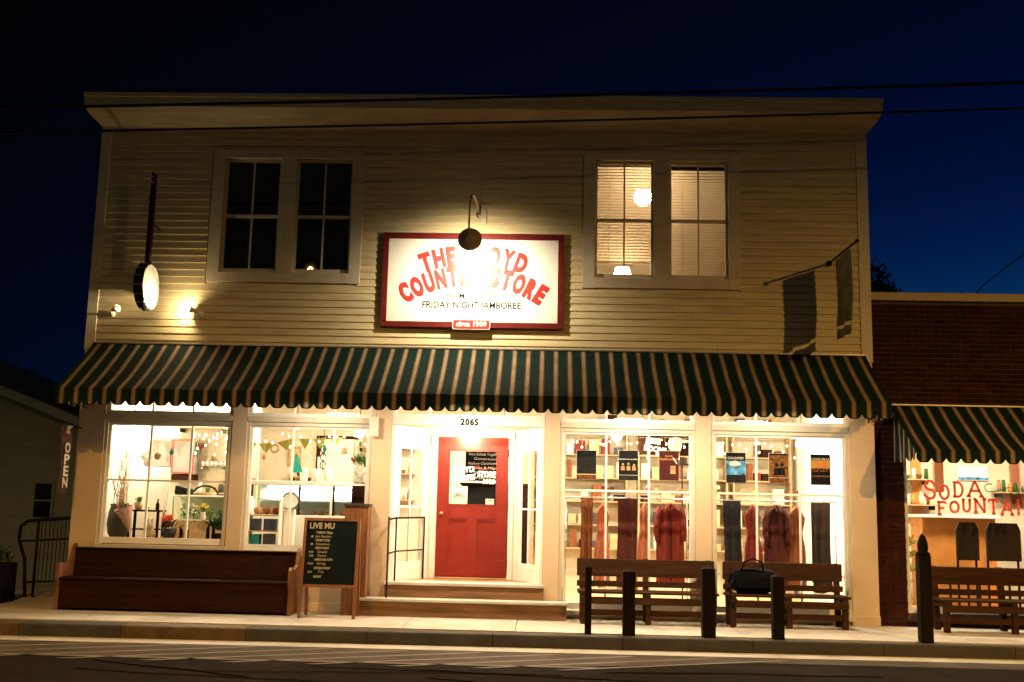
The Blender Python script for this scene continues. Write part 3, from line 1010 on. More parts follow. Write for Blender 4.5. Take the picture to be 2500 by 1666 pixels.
# ------------------------------------------------------------------ shop ceiling lights
cg = glow('tube_glow', (1.0, 0.86, 0.62), 16)
k = 0
names = ['over the deli counter', 'over the left display window', 'over the clothes rails', 'over the right display window', 'behind the red door']
for (x, y, ln), nm in zip([(-3.7, 2.6, 1.6), (-6.0, 2.2, 1.4), (1.2, 2.4, 1.6), (3.4, 2.4, 1.6), (-1.2, 3.0, 1.2)], names):
    c_ = thing('ceiling_light', 'long bright white ceiling light inside the shop, ' + nm, 'light', 'ceiling lights inside the shop')
    MB().box(x - ln / 2, x + ln / 2, y - .12, y + .12, 3.62, 3.716, .01).build('housing', 'intwhite', c_)
    MB().box(x - ln / 2 + .03, x + ln / 2 - .03, y - .1, y + .1, 3.585, 3.619, .01).build('diffuser', cg, c_)
    a_ = lamp('tube_light', 'AREA', c_, (x, y, 3.57), 150, (1.0, 0.83, 0.58), shape='RECTANGLE', size=ln, size_y=.25)

pg = glow('pendant_glow', (1.0, 0.84, 0.55), 30)
for x, y, zz, pw, nm in ((-6.78, .95, 2.72, 70, 'above the white board in the left window'), (-3.06, .9, 2.78, 80, 'at the right of the deli window'), (1.07, .8, 2.80, 190, 'between the first two posters'), (4.0, .85, 2.74, 190, 'above the rightmost poster'), (-4.25, 1.6, 2.95, 60, 'over the deli counter top')):
    p_ = thing('pendant_lamp', 'lit white globe pendant lamp ' + nm, 'lamp', 'globe pendant lamps in the shop windows')
    MB().ball((x, y, zz), .085, 16, 10).build('globe', pg, p_, True)
    MB().tube([(x, y, zz + .08), (x, y, 3.715)], .006, 6).build('cord', 'black', p_)
    lamp('pendant_light', 'POINT', p_, (x, y, zz - .14), pw, (1.0, 0.82, 0.56), shadow_soft_size=.06)


# ------------------------------------------------------------------ awnings
def awning(label, x0, x1, yf, ztop, zf, zb, ywall, period, side_full):
    a = thing('awning', label, 'awning', 'green and cream striped awnings')
    n = max(1, round((x1 - x0) / period))
    per = (x1 - x0) / n
    mat = stripes('awning_canvas', x0, per, 0)
    sub = 16
    cols = n * sub
    X = [x0 + per * i / sub for i in range(cols + 1)]

    def low(i):
        t = (i % sub) / sub
        u = abs(t - 0.5) * 2            # 0 in the cream, 1 in the green
        return zb + (0.062 * max(0, (u - 0.42) / 0.58) ** 1.6)
    mb = MB()
    rows = 10
    for r in range(rows + 1):
        t = r / rows
        for i, x in enumerate(X):
            sag = math.sin(math.pi * t) * (0.012 + 0.030 * abs(math.sin(math.pi * (x - x0 - .02) / ((x1 - x0 - .04) / 5))) + .006 * math.sin(x * 4.3 + t * 5))
            mb.v.append((x, ywall + (yf - ywall) * t, ztop + (zf - ztop) * t - sag))
    w = cols + 1
    for r in range(rows):
        for i in range(cols):
            mb.f.append((r * w + i, r * w + i + 1, (r + 1) * w + i + 1, (r + 1) * w + i))
    base = len(mb.v)
    mb.build('canopy', mat, a, True)
    mb = MB()
    for i, x in enumerate(X):
        fl = 0.012 * math.sin(x * 9.1 + 1.3 * math.sin(x * 3.3))
        mb.v += [(x, yf - .002, zf + .006), (x, yf - .006 + fl * .4, (zf + low(i)) / 2), (x, yf - .006 + fl, low(i))]
    for i in range(cols):
        for q in (0, 1):
            mb.f.append((i * 3 + q, i * 3 + q + 1, (i + 1) * 3 + q + 1, (i + 1) * 3 + q))
    mb.build('valance', mat, a, True)
    # binding tape along the scallops
    mb = MB()
    for i, x in enumerate(X):
        fl = 0.012 * math.sin(x * 9.1 + 1.3 * math.sin(x * 3.3))
        mb.v += [(x, yf - .009 + fl, low(i) + .011), (x, yf - .009 + fl, low(i) - .004)]
    for i in range(cols):
        mb.f.append((i * 2, i * 2 + 1, i * 2 + 3, i * 2 + 2))
    mb.build('binding', 'black', a)
    smat = MATS.get('awning_side') or stripes('awning_side', 0.0, 0.205, 1)
    for xe in (x0, x1):
        mb = MB()
        m = 60
        for i in range(m + 1):
            y = ywall - .02 + (yf - ywall + .02) * i / m
            t = (y / 0.205) % 1
            u = abs(t - .5) * 2
            zl = zb + .03 + .06 * max(0, (u - .42) / .58) ** 1.6
            zu = (ztop + (zf - ztop) * (y - ywall) / (yf - ywall) - .03) if side_full else zf + .0
            bl = .015 * math.sin(y * 14)
            mb.v += [(xe, y, max(zu, zl + .02)), (xe + bl, y, zl)]
        for i in range(m):
            mb.f.append((i * 2, i * 2 + 1, i * 2 + 3, i * 2 + 2))
        mb.build('end_panel' if side_full else 'end_valance', smat, a, True)
    # frame
    for i in range(6):
        x = x0 + .02 + (x1 - x0 - .04) * i / 5
        MB().tube([(x, ywall - .01, ztop - .06), (x, yf + .03, zf - .035)], .013, 6).build('rafter', 'galv', a)
    MB().tube([(x0 + .01, yf + .03, zf - .03), (x1 - .01, yf + .03, zf - .03)], .014, 6).build('front_bar', 'galv', a)
    box('head_rail', 'galv', a, x0, x1, ywall - .03, ywall - .001, ztop - .005, ztop + .022, .004)
    return a


awning('long green and cream striped canvas awning across the cream store front', -7.14, 4.79, -1.2, 4.03, 3.2, 2.965, -0.03, 0.2093, False)

# small lamps clipped behind the valance, lighting the shop front from under the canvas
for x, pw, nm in ((-1.2, 95, 'above the entrance steps'), (-3.4, 48, 'above the deli window'), (1.3, 90, 'above the left poster window'), (3.3, 52, 'above the right poster window')):
    al = thing('awning_lamp', 'small lamp clipped behind the awning valance ' + nm, 'lamp', 'lamps under the long awning')
    box('housing', 'white', al, x - .14, x + .14, -1.13, -1.07, 3.13, 3.16, .006)
    MB().box(x - .12, x + .12, -1.12, -1.08, 3.115, 3.1295, .004).build('diffuser', glow('awning_lamp_glow', (1.0, .8, .55), 6), al)
    la = lamp('awning_light', 'AREA', al, (x, -1.09, 3.10), pw, (1.0, .80, .55), shape='RECTANGLE', size=.5, size_y=.08)
    aim(la, (x, -.55, 1.6))

# ------------------------------------------------------------------ main sign
sg = thing('store_sign', 'large white sign board with red frame and arched red letters on the store', 'sign')
SX0, SX1, SZ0, SZ1 = -2.645, 0.185, 4.355, 5.848
box('board', 'signwhite', sg, SX0 + .09, SX1 - .09, -.085, -.03, SZ0 + .09, SZ1 - .09, .002)
for q in (0, 1):
    box('frame_rail', 'signred', sg, SX0, SX1, -.1, -.028, (SZ0 if q == 0 else SZ1 - .092), (SZ0 + .092 if q == 0 else SZ1), .006)
    box('frame_stile', 'signred', sg, (SX0 if q == 0 else SX1 - .092), (SX0 + .092 if q == 0 else SX1), -.098, -.028, SZ0 + .0925, SZ1 - .0925, .006)
SCX = -1.225


def arched(s, size, Rr, ztop, step, off, wf):
    """letters set one by one round an arc whose crown is at ztop (baseline)"""
    tot = sum(.5 if ch == ' ' else wf.get(ch, 1.0) for ch in s) * step
    pos = -tot / 2
    for ch in s:
        w = (.5 if ch == ' ' else wf.get(ch, 1.0)) * step
        if ch != ' ':
            th = (pos + w / 2) / Rr
            x = SCX + Rr * math.sin(th)
            zz = ztop - Rr * (1 - math.cos(th))
            text('letter', ch, size, 'letred', sg, (x, -.090, zz), .005, off, w * .93, (0, th, 0))
        pos += w


WF = {'I': .45, 'E': .86, 'L': .8, 'F': .85, 'O': 1.1, 'M': 1.25}
arched('THE FLOYD', .385, 2.1, 5.38, .200, .026, WF)
arched('COUNTRY STORE', .40, 1.9, 5.05, .176, .027, WF)
text('line_of_letters', 'HOME OF THE', .145, 'black', sg, (SCX + .0, -.0868, 4.81), .0015, .0005, .80)
text('line_of_letters', 'FRIDAY NIGHT JAMBOREE', .145, 'black', sg, (SCX - .01, -.0868, 4.665), .0015, .003, 1.53)
pq = link('plaque', None, sg)
mb = MB()
px0, px1, pz0_, pz1_, rr_ = -1.52, -.935, 4.325, 4.478, .03
poly = []
for cx, cz, a0 in ((px1 - rr_, pz0_ + rr_, -90), (px1 - rr_, pz1_ - rr_, 0), (px0 + rr_, pz1_ - rr_, 90), (px0 + rr_, pz0_ + rr_, 180)):
    poly += [(cx + rr_ * math.cos(R(a0 + q * 22.5)), cz + rr_ * math.sin(R(a0 + q * 22.5))) for q in range(5)]
mb.prism(poly, 1, -.135, -.101)
mb.build('plaque_board', 'signwhite', pq)
mb = MB()
mb.prism([(-1.2275 + (x + 1.2275) * .965, 4.4015 + (zz - 4.4015) * .88) for x, zz in poly], 1, -.139, -.1345)
mb.build('plaque_face', 'letred', pq)
text('plaque_letters', 'circa 1909', .105, 'signwhite', pq, (-1.2275, -.142, 4.373), .004, .004, .47)
for x in (SX0 + .12, SX1 - .12):
    for zz in (SZ0 + .12, SZ1 - .12):
        MB().ball((x, -.087, zz), .008, 8, 4).build('screw', 'steel', sg)

# ------------------------------------------------------------------ gooseneck lamp over the sign
gl = thing('gooseneck_lamp', 'gooseneck lamp with round bronze shade lighting the main sign', 'lamp')
MB().lathe([(.055, 0), (.055, .02), (.02, .03)], 16, Matrix.Translation((-1.15, -.03, 6.17)) @ Matrix.Rotation(R(90), 4, 'X')).build('wall_plate', 'galv', gl, True)
box('junction_box', 'trim', gl, -1.13, -1.04, -.075, -.02, 6.02, 6.33, .006)
MB().tube([(-1.15, -.04, 6.17), (-1.16, -.30, 6.21), (-1.18, -.62, 6.25), (-1.195, -.92, 6.24), (-1.205, -1.14, 6.15), (-1.21, -1.265, 5.98), (-1.212, -1.315, 5.80), (-1.212, -1.315, 5.64), (-1.212, -1.275, 5.555)], .014, 8).build('gooseneck', 'bronze', gl, True)
mt = Matrix.Translation((-1.212, -1.26, 5.545)) @ Matrix.Rotation(R(80), 4, 'X')
MB().lathe([(.03, .0), (.045, -.03), (.05, -.06), (.10, -.09), (.165, -.16), (.182, -.205), (.176, -.205), (.16, -.16), (.095, -.095), (.03, -.065), (.0, -.06)], 28, mt).build('lamp_shade', 'bronze', gl, True)
bp = mt @ Vector((0, 0, -.10))
MB().ball(bp, .036, 12, 8).build('bulb', glow('bulb_glow', (1.0, 0.88, 0.66), 60), gl, True)
for nm_, pw_, sz_ in (('sign_light', 470, 160), ('sign_beam', 900, 42)):
    sb_ = lamp(nm_, 'SPOT', gl, mt @ Vector((0, 0, -.20)), pw_, (1.0, 0.82, 0.55), spot_size=R(sz_), spot_blend=1.0, shadow_soft_size=.035)
    aim(sb_, (-1.22, -.09, 4.75 if nm_ == 'sign_light' else 5.47))

# ------------------------------------------------------------------ banjo-shaped hanging sign
bj = thing('banjo_sign', 'giant banjo sign, white round head and brown neck, jutting from the wall', 'sign')
BX, BY, BZ, BR = -6.22, -0.43, 4.862, 0.339
mt = Matrix.Translation((BX, BY, BZ)) @ Matrix.Rotation(R(90), 4, 'Y')
MB().lathe([(BR, -.07), (BR + .02, -.06), (BR + .02, .06), (BR, .07), (BR - .012, .07), (BR - .012, -.07), (BR, -.07)], 48, mt).build('rim', 'black', bj, True)
MB().lathe([(0.0, .060), (BR - .013, .058), (BR - .013, .052), (0, .052)], 48, mt).build('drum_head', 'signwhite', bj, True)
MB().lathe([(0.0, -.060), (BR - .013, -.058), (BR - .013, -.052), (0, -.052)], 48, mt).build('drum_head', 'signwhite', bj, True)
MB().lathe([(BR + .004, .072), (BR + .012, .078), (BR - .014, .08), (BR - .016, .071)], 48, mt).build('tension_hoop', 'steel', bj, True)
for k in range(16):
    a = 2 * math.pi * k / 16 + .1
    yy, zz = BY + (BR + .03) * math.cos(a), BZ + (BR + .03) * math.sin(a)
    MB().tube([(BX - .05, yy, zz), (BX + .078, yy, zz)], .006, 5).ball((BX - .02, yy, zz), .014, 6, 4).build('tension_hook', 'steel', bj)
MB().prism([(BY - .045, BZ + BR + .01), (BY + .045, BZ + BR + .01), (BY + .038, BZ + 1.55), (BY - .038, BZ + 1.55)], 0, BX - .035, BX + .035).build('neck', 'wood', bj)
MB().prism([(BY - .038, BZ + 1.55), (BY + .038, BZ + 1.55), (BY + .065, BZ + 1.62), (BY + .06, BZ + 1.80), (BY, BZ + 1.77), (BY - .06, BZ + 1.80), (BY - .065, BZ + 1.62)], 0, BX - .022, BX + .022).build('peghead', 'wood', bj)
for k, zz in enumerate((1.64, 1.73)):
    for s in (-1, 1):
        MB().tube([(BX, BY + s * .06, BZ + zz), (BX, BY + s * .10, BZ + zz)], .008, 6).build('tuning_peg', 'signwhite', bj)
MB().tube([(BX, -.02, BZ + .12), (BX, BY + BR + .01, BZ + .12)], .014, 8).tube([(BX, -.02, BZ - .12), (BX, BY + BR + .01, BZ - .12)], .014, 8).build('bracket', 'iron', bj)
MB().tube([(BX, -.02, BZ + 1.0), (BX, BY, BZ + 1.0)], .012, 8).build('bracket', 'iron', bj)

# floodlights on the wall either side
for x, lit in ((-5.47, True), (-6.88, False)):
    f_ = thing('floodlight', 'small lit floodlight on the clapboards shining at the banjo sign' if lit else 'small white unlit floodlight on the clapboards near the corner board', 'light', 'wall floodlights by the banjo sign')
    s = -1 if lit else 1
    MB().lathe([(.05, 0), (.05, .02), (.015, .03)], 14, Matrix.Translation((x, -.028, 4.5)) @ Matrix.Rotation(R(90), 4, 'X')).build('base', 'white', f_, True)
    MB().tube([(x, -.05, 4.5), (x + s * .01, -.10, 4.515), (x + s * .03, -.13, 4.535)], .012, 8).build('knuckle', 'white', f_, True)
    dirv = Vector((s * .86, -.40, .22)).normalized()
    mt = Matrix.Translation((x + s * .03, -.13, 4.535)) @ dirv.to_track_quat('Z', 'Y').to_matrix().to_4x4()
    MB().lathe([(.018, 0), (.03, .02), (.034, .06), (.056, .115), (.058, .13), (.052, .13), (.03, .06)], 18, mt).build('housing', 'white', f_, True)
    MB().lathe([(.05, .118), (0, .128)], 18, mt).build('lens', glow('flood_glow', (1, .8, .5), 40) if lit else M['ceramic'], f_, True)
    if lit:
        sp = lamp('flood_beam', 'SPOT', f_, mt @ Vector((0, 0, .145)), 700, (1.0, 0.76, 0.42), spot_size=R(86), spot_blend=1.0, shadow_soft_size=.03)
        lamp('flood_spill', 'POINT', f_, mt @ Vector((0, 0, .16)), 30, (1.0, 0.76, 0.42), shadow_soft_size=.03)
        aim(sp, mt @ Vector((0, 0, 1.0)))

# ------------------------------------------------------------------ hanging banner on the right
bn = thing('banner', 'dark cloth banner hanging from a horizontal pole on the upper right wall', 'banner')
MB().tube([(4.274, -.03, 5.46), (4.276, -.8, 5.455), (4.28, -1.53, 5.44)], .016, 8).build('pole', 'iron', bn, True)
MB().ball((4.274, -.05, 5.46), .045, 12, 8).build('wall_socket', 'iron', bn, True)
MB().ball((4.28, -1.55, 5.44), .03, 10, 8).build('finial', 'iron', bn, True)
mb = MB()
NY, NZ = 14, 16
for j in range(NZ + 1):
    for i in range(NY + 1):
        y = -.40 - .8 * i / NY
        zz = 5.43 - .015 * i / NY - 1.03 * j / NZ
        mb.v.append((4.275 + .03 * (j / NZ) * math.sin(i * .9 + j * .22) + .012 * math.sin(i * .55), y, zz))
for j in range(NZ):
    for i in range(NY):
        mb.f.append((j * (NY + 1) + i, j * (NY + 1) + i + 1, (j + 1) * (NY + 1) + i + 1, (j + 1) * (NY + 1) + i))
mb.build('cloth', 'bannercloth', bn, True)
mb = MB()
for j in range(3):
    for i in range(NY + 1):
        y = -.41 - .78 * i / NY
        mb.v.append((4.275 + .02 * math.sin(i * .9 + 3.5), y, 4.345 - .07 * j - .01 * i / NY))
for j in range(2):
    for i in range(NY):
        mb.f.append((j * (NY + 1) + i, j * (NY + 1) + i + 1, (j + 1) * (NY + 1) + i + 1, (j + 1) * (NY + 1) + i))
mb.build('lower_strip', 'bannercloth', bn, True)
for y in (-.45, -.8, -1.15):
    MB().tube([(4.276, y, 4.42), (4.276, y, 4.33)], .003, 4).build('cord', 'black', bn)

# ------------------------------------------------------------------ vertical OPEN banner on the left corner
ob = thing('open_banner', 'narrow dark red vertical banner with white letters OPEN, left corner', 'banner')
MB().tube([(-7.22, -.03, 2.70), (-7.22, -.85, 2.72)], .012, 8).build('pole', 'iron', ob, True)
mb = MB()
for j in range(13):
    for i in range(7):
        mb.v.append((-7.22 + .02 * math.sin(i * .8 + j * .45), -.36 - .30 * i / 6, 2.70 - 1.0 * j / 12))
for j in range(12):
    for i in range(6):
        mb.f.append((j * 7 + i, j * 7 + i + 1, (j + 1) * 7 + i + 1, (j + 1) * 7 + i))
mb.build('cloth', 'openred', ob, True)
for k, ch in enumerate('OPEN'):
    text('letter', ch, .21, 'cloth_cream', ob, (-7.19, -.51, 2.30 - .172 * k), .002, .006, .17, (0, 0, R(90)))
MB().lathe([(.0, 0), (.05, .04), (.02, .07), (.07, .14)], 10, Matrix.Translation((-7.22, -.5, 2.56))).build('bow', 'cloth_cream', ob)

# small card hanging under the awning by the door pillar
tg = thing('hanging_card', 'small cream card hanging under the awning beside the door pillar', 'card')
box('card', 'paper', tg, -2.745, -2.60, -.115, -.108, 2.66, 2.955, .001)
MB().tube([(-2.71, -.11, 2.955), (-2.68, -.11, 3.2)], .003, 4).tube([(-2.635, -.11, 2.955), (-2.66, -.11, 3.2)], .003, 4).build('string', 'burlap', tg)

# ------------------------------------------------------------------ benches
def pew(label, x0, x1):
    b = thing('bench', label, 'bench', 'benches along the shop fronts')
    zg = gz(-.5)
    mb = MB()
    mb.prism([(-.10, .50), (-.145, .50), (-.10, .865), (-.06, .88), (-.045, .87)], 0, x0 + .045, x1 - .045)
    mb.build('backrest', 'wood', b)
    box('top_rail', 'wood', b, x0 + .045, x1 - .045, -.125, -.04, .8805, .905, .006)
    box('seat', 'wood', b, x0 + .045, x1 - .045, -.60, -.146, .455, .49, .008)
    box('apron', 'wood', b, x0 + .045, x1 - .045, -.575, -.55, zg + .03, .4545, .004)
    for a in (x0, x1 - .044):
        e = MB()
        e.prism([(-.03, zg), (-.60, zg), (-.585, .36), (-.64, .47), (-.63, .66), (-.56, .70), (-.40, .66), (-.22, .72), (-.15, .90), (-.08, .96), (-.03, .93)], 0, a, a + .044)
        e.build('end_panel', 'orangewood', b)
    return b


pew('long dark brown pew bench below the flower-shop window at far left', -7.16, -3.70)


def slat_bench(label, x0, x1, seed):
    rnd = random.Random(seed)
    b = thing('bench', label, 'bench', 'benches along the shop fronts')
    zg = gz(-.5)
    for a in (x0, (x0 + x1) / 2 - .04, x1 - .08):
        lg = MB()
        lg.box(a, a + .08, -.62, -.54, zg, .44, .006)
        lg.prism([(-.16, zg), (-.24, zg), (-.20, .46), (-.13, .92), (-.06, .92), (-.12, .46)], 0, a, a + .08)
        lg.box(a + .01, a + .07, -.54, -.19, .36, .43, .004)
        lg.build('leg_frame', 'oldwood', b)
    box('back_board', 'oldwood', b, x0 - .04, x1 + .04, -.165, -.13, .66, .915, .008)
    box('back_slat', 'oldwood', b, x0 - .04, x1 + .04, -.20, -.168, .515, .60, .006)
    for k, y in enumerate((-.62, -.50, -.38, -.26)):
        box('seat_slat', 'oldwood', b, x0 - .04 + rnd.uniform(0, .01), x1 + .04, y, y + .105, .4405, .475, .006)
    box('front_rail', 'oldwood', b, x0, x1, -.65, -.621, .30, .40, .005)
    box('stretcher', 'oldwood', b, x0 + .08, x1 - .08, -.60, -.56, .14, .22, .005)
    return b


slat_bench('slatted timber bench right of the entrance steps, below the poster window', 0.48, 2.42, 1)
slat_bench('slatted timber bench with a black bag on it, below the rightmost store window', 2.62, 4.28, 2)
slat_bench('slatted timber bench below the lettered window of the brick building', 5.62, 7.6, 3)

# black bag on the bench
bg = thing('bag', 'slumped black bag with straps lying on the slatted bench', 'bag')
mb = MB()
nu, nv = 20, 12
for j in range(nv + 1):
    t = math.pi * j / nv
    for i in range(nu):
        a = 2 * math.pi * i / nu
        jx = 1 + .07 * math.sin(3 * a + j) + .05 * math.sin(5 * a - 2 * j)
        cxp = math.copysign(abs(math.cos(a)) ** .6, math.cos(a))
        syp = math.copysign(abs(math.sin(a)) ** .7, math.sin(a))
        zz = math.copysign(abs(math.cos(t)) ** .7, math.cos(t))
        s = math.sin(t) ** .55 if math.sin(t) > 0 else 0
        mb.v.append((2.99 + .34 * cxp * s * jx, -.36 + .14 * syp * s * jx, .655 + .18 * zz * (1 + .06 * math.sin(2 * a))))
for j in range(nv):
    for i in range(nu):
        mb.f.append((j * nu + i, j * nu + (i + 1) % nu, (j + 1) * nu + (i + 1) % nu, (j + 1) * nu + i))
mb.build('body', 'bagblack', bg, True)
MB().tube([(2.80, -.47, .80), (2.84, -.5, .93), (2.96, -.5, .98), (3.08, -.5, .93), (3.12, -.47, .80)], .014, 6).build('handle', 'bagblack', bg, True)
MB().tube([(2.68, -.47, .70), (2.62, -.62, .60), (2.60, -.68, .42), (2.64, -.69, .28), (2.70, -.67, .42)], .012, 6).build('strap', 'bagblack', bg, True)
MB().box(2.75, 3.23, -.512, -.505, .56, .66, .003).build('pocket', 'bagblack', bg)

# timber posts on the kerb edge
def post(label, x, y, w, h, knob=False):
    p = thing('kerb_post', label, 'post', 'dark timber posts along the kerb')
    zg = -.012
    MB().prism([(x - w / 2, y - w / 2), (x + w / 2 * .97, y - w / 2), (x + w / 2, y + w / 2), (x - w / 2 * .98, y + w / 2)], 2, zg, h).build('shaft', 'postwood', p)
    if knob:
        MB().lathe([(w * .55, h), (w * .60, h + .02), (w * .40, h + .05), (w * .44, h + .10), (w * .40, h + .17), (w * .22, h + .25), (0, h + .29)], 16, Matrix.Translation((x, y, 0))).build('knob', 'postwood', p, True)
    else:
        MB().lathe([(w * .70, h + .001), (w * .70, h + .015), (0, h + .055)], 4, Matrix.Translation((x, y, 0)) @ Matrix.Rotation(R(45), 4, 'Z')).build('cap', 'postwood', p)
    return p


post('slim dark kerb post in front of the bench beside the steps', 0.555, -1.66, .09, .84)
post('thick dark kerb post in front of the middle of the poster window', 1.095, -1.66, .165, .80)
post('thick dark kerb post between the two poster windows', 2.15, -1.66, .175, .86)
post('thick dark kerb post in front of the bench with the bag', 3.065, -1.66, .15, .78)
post('tall dark kerb post with a knob top by the brick pier', 5.01, -1.62, .16, 1.12, True)

# ------------------------------------------------------------------ chalkboard
cb = thing('sandwich_board', 'black chalkboard sandwich board lettered LIVE beside the long pew', 'sign', None, (-3.13, -.80, gz(-.8)))
tl_ = R(-7)
fr = link('front_leaf', None, cb)
fr.rotation_euler = (tl_, 0, 0)
MB().box(-.37, .37, -.012, .012, .47, 1.375).build('chalk_panel', 'chalk', fr)
f = MB()
f.box(-.41, -.37, -.02, .02, 0, 1.415).box(.37, .41, -.02, .02, 0, 1.415).box(-.37, .37, -.02, .02, 1.375, 1.415).box(-.37, .37, -.02, .02, .43, .47)
f.build('frame', 'orangewood', fr)
bk = link('back_leaf', None, cb, (0, .42, 0), (R(7), 0, 0))
f = MB()
f.box(-.40, -.36, -.02, .02, 0, 1.40).box(.36, .40, -.02, .02, 0, 1.40).box(-.36, .36, -.02, .02, 1.36, 1.40).box(-.36, .36, -.01, .01, .45, 1.36)
f.build('frame', 'orangewood', bk)


def ch(s, size, x, zz, w=None, off=0.0):
    t = text('chalk_lettering', s, size, 'chalkline', fr, (x, -.0135, zz), .0008, off, w)
    return t


ch('LIVE MU', .115, -.145, 1.265, .36, .0035)
rows = [('TUESDAY 7:30pm', 1.19, .24, '', ''), ('', 1.135, 0, '$8', 'Jam Session'), ('HONKY TONK', 1.08, .21, '', ''), ('', 1.025, 0, '$8', 'Hoedown'), ('FRIDAY NIGHT', .97, .20, '', ''),
        ('', .915, 0, '6:30', 'Gospel'), ('', .86, 0, '7:30', 'Dance'), ('AMERICANA AFTN', .805, .26, '', ''), ('', .75, 0, '12:30', 'Strings'), ('SATURDAY NIGHT', .685, .24, '', ''), ('', .63, 0, '$10', 'Trio'), ('SUNDAY', .565, .12, '', '')]
for a, zz, w, l, r_ in rows:
    if a:
        ch(a, .045, -.215 + w / 2 - .01, zz, w, .0015)
    else:
        ch(l, .038, -.28, zz, None, .001)
        ch(r_, .05, -.12, zz, None, 0)

# tall wooden plant stand beside the door pillar
ps = thing('plant_stand', 'tall orange-brown wooden stand beside the entrance pillar, behind the chalkboard', 'stand')
for k in range(4):
    a = -3.02 + k * .088
    box('plank', 'orangewood', ps, a, a + .085, -.30, -.275, gz(-.3), 1.60, .004)
for k in range(3):
    y = -.274 + k * .072
    box('plank', 'orangewood', ps, -2.690, -2.668, y, y + .069, gz(-.2), 1.60, .004)
    box('plank', 'orangewood', ps, -3.020, -2.998, y, y + .069, gz(-.2), 1.60, .004)
box('top', 'darkgrey', ps, -3.04, -2.65, -.32, -.045, 1.601, 1.64, .006)


# ------------------------------------------------------------------ left window display
ks = box('display_platform', 'lightwood', st, -7.08, -4.70, .17, 1.15, FLOOR, 1.02, .004)
box('display_platform', 'lightwood', st, -4.68, -2.62, .17, .75, FLOOR, .95, .004)
MB().box(-7.09, -5.15, 2.6, 2.68, FLOOR, 3.716).build('kitchen_wall', 'intwall', st)

ur = thing('urn', 'dark grey floor urn holding tall curly twigs, left of the left window', 'urn')
MB().lathe([(.10, 1.021), (.15, 1.1), (.175, 1.25), (.16, 1.42), (.13, 1.52), (.145, 1.56), (.13, 1.56), (.11, 1.5), (.0, 1.45)], 24, Matrix.Translation((-6.74, .5, 0))).build('vessel', 'darkgrey', ur, True)
wl = thing('willow_twigs', 'bunch of tall curly brown twigs standing in the dark urn', 'twigs')
mb = MB()
rnd = random.Random(4)
for k in range(34):
    a = rnd.uniform(0, 6.28)
    r0 = rnd.uniform(.01, .08)
    lean = rnd.uniform(.02, .19)
    pts = []
    ph = rnd.uniform(0, 6)
    H = rnd.uniform(.8, 1.45)
    for i in range(11):
        t = i / 10
        w = .022 * math.sin(ph + t * rnd.uniform(13, 17))
        pts.append((-6.74 + (r0 + lean * t) * math.cos(a) + w, .5 + (r0 + lean * t) * math.sin(a) * .8 + w * .6, 1.40 + H * t))
    mb.tube(pts, [.006 - .004 * i / 10 for i in range(11)], 5)
mb.build('twigs', 'twig', wl)
wl['kind'] = 'thing'
box('white_partition', 'intwhite', None, -6.98, -6.22, 1.2, 1.23, 1.02, 2.17, .004)
tag(bpy.data.objects['white_partition'], 'plain white board standing behind the side table in the left window', 'board')

tb = thing('side_table', 'small dark side table with a potted plant on top, left window', 'table')
box('table_top', 'wood', tb, -6.66, -6.12, .58, .9, 1.445, 1.475, .005)
box('shelf', 'wood', tb, -6.62, -6.16, .6, .88, 1.16, 1.18, .003)
for x in (-6.64, -6.18):
    for y in (.6, .85):
        box('leg', 'black', tb, x, x + .04, y, y + .035, 1.02, 1.4448, .003)


def leaves(mb, c, n, r, ln, w, upb=.6, rnd=random):
    for k in range(n):
        a = rnd.uniform(0, 6.28)
        e = rnd.uniform(.2, 1.2)
        d = Vector((math.cos(a) * math.cos(e), math.sin(a) * math.cos(e), math.sin(e) * upb + .15)).normalized()
        s = d.cross(Vector((0, 0, 1))).normalized() * w
        p = Vector(c) + Vector((rnd.uniform(-r, r), rnd.uniform(-r, r), rnd.uniform(-r, r) * .5))
        m = p + d * ln * .5 + Vector((0, 0, .01))
        q = p + d * ln * rnd.uniform(.8, 1.1) - Vector((0, 0, ln * .12))
        mb.add([p, m + s, q, m - s], [(0, 1, 2, 3)])


pp = thing('potted_plant', 'small spiky green plant in a woven basket on the side table', 'plant')
MB().lathe([(.05, 1.476), (.062, 1.53), (.07, 1.59), (.062, 1.59), (.05, 1.56), (0, 1.56)], 14, Matrix.Translation((-6.52, .72, 0))).build('basket', 'burlap', pp, True)
mb = MB(); leaves(mb, (-6.52, .72, 1.58), 40, .03, .13, .009, 1.2); mb.build('leaves', 'leaf', pp)
MB().lathe([(.03, 1.476), (.04, 1.55), (.036, 1.55), (.03, 1.49), (0, 1.49)], 14, Matrix.Translation((-6.37, .7, 0))).build('white_cup', 'ceramic', None, True)
tag(bpy.data.objects['white_cup'], 'small white cup on the dark side table', 'cup')
MB().lathe([(.028, 1.476), (.03, 1.56), (.012, 1.6), (.012, 1.65), (0, 1.65)], 14, Matrix.Translation((-6.22, .74, 0))).build('dark_bottle', 'black', None, True)
tag(bpy.data.objects['dark_bottle'], 'small black bottle on the dark side table', 'bottle')


def flowers(mb, c, n, spread, r, rnd):
    for k in range(n):
        p = (c[0] + rnd.gauss(0, spread), c[1] + rnd.gauss(0, spread * .7), c[2] + rnd.gauss(0, spread * .5))
        for q in range(6):
            a = q * 1.047 + rnd.random()
            d = Vector((math.cos(a), math.sin(a) * .7, .35 + rnd.random() * .4))
            s = Vector((-math.sin(a), math.cos(a), 0)) * r * .42
            v0 = Vector(p)
            mb.add([v0, v0 + d * r * .6 + s, v0 + d * r, v0 + d * r * .6 - s], [(0, 1, 2, 3)])
        mb.ball(p, r * .3, 6, 4)


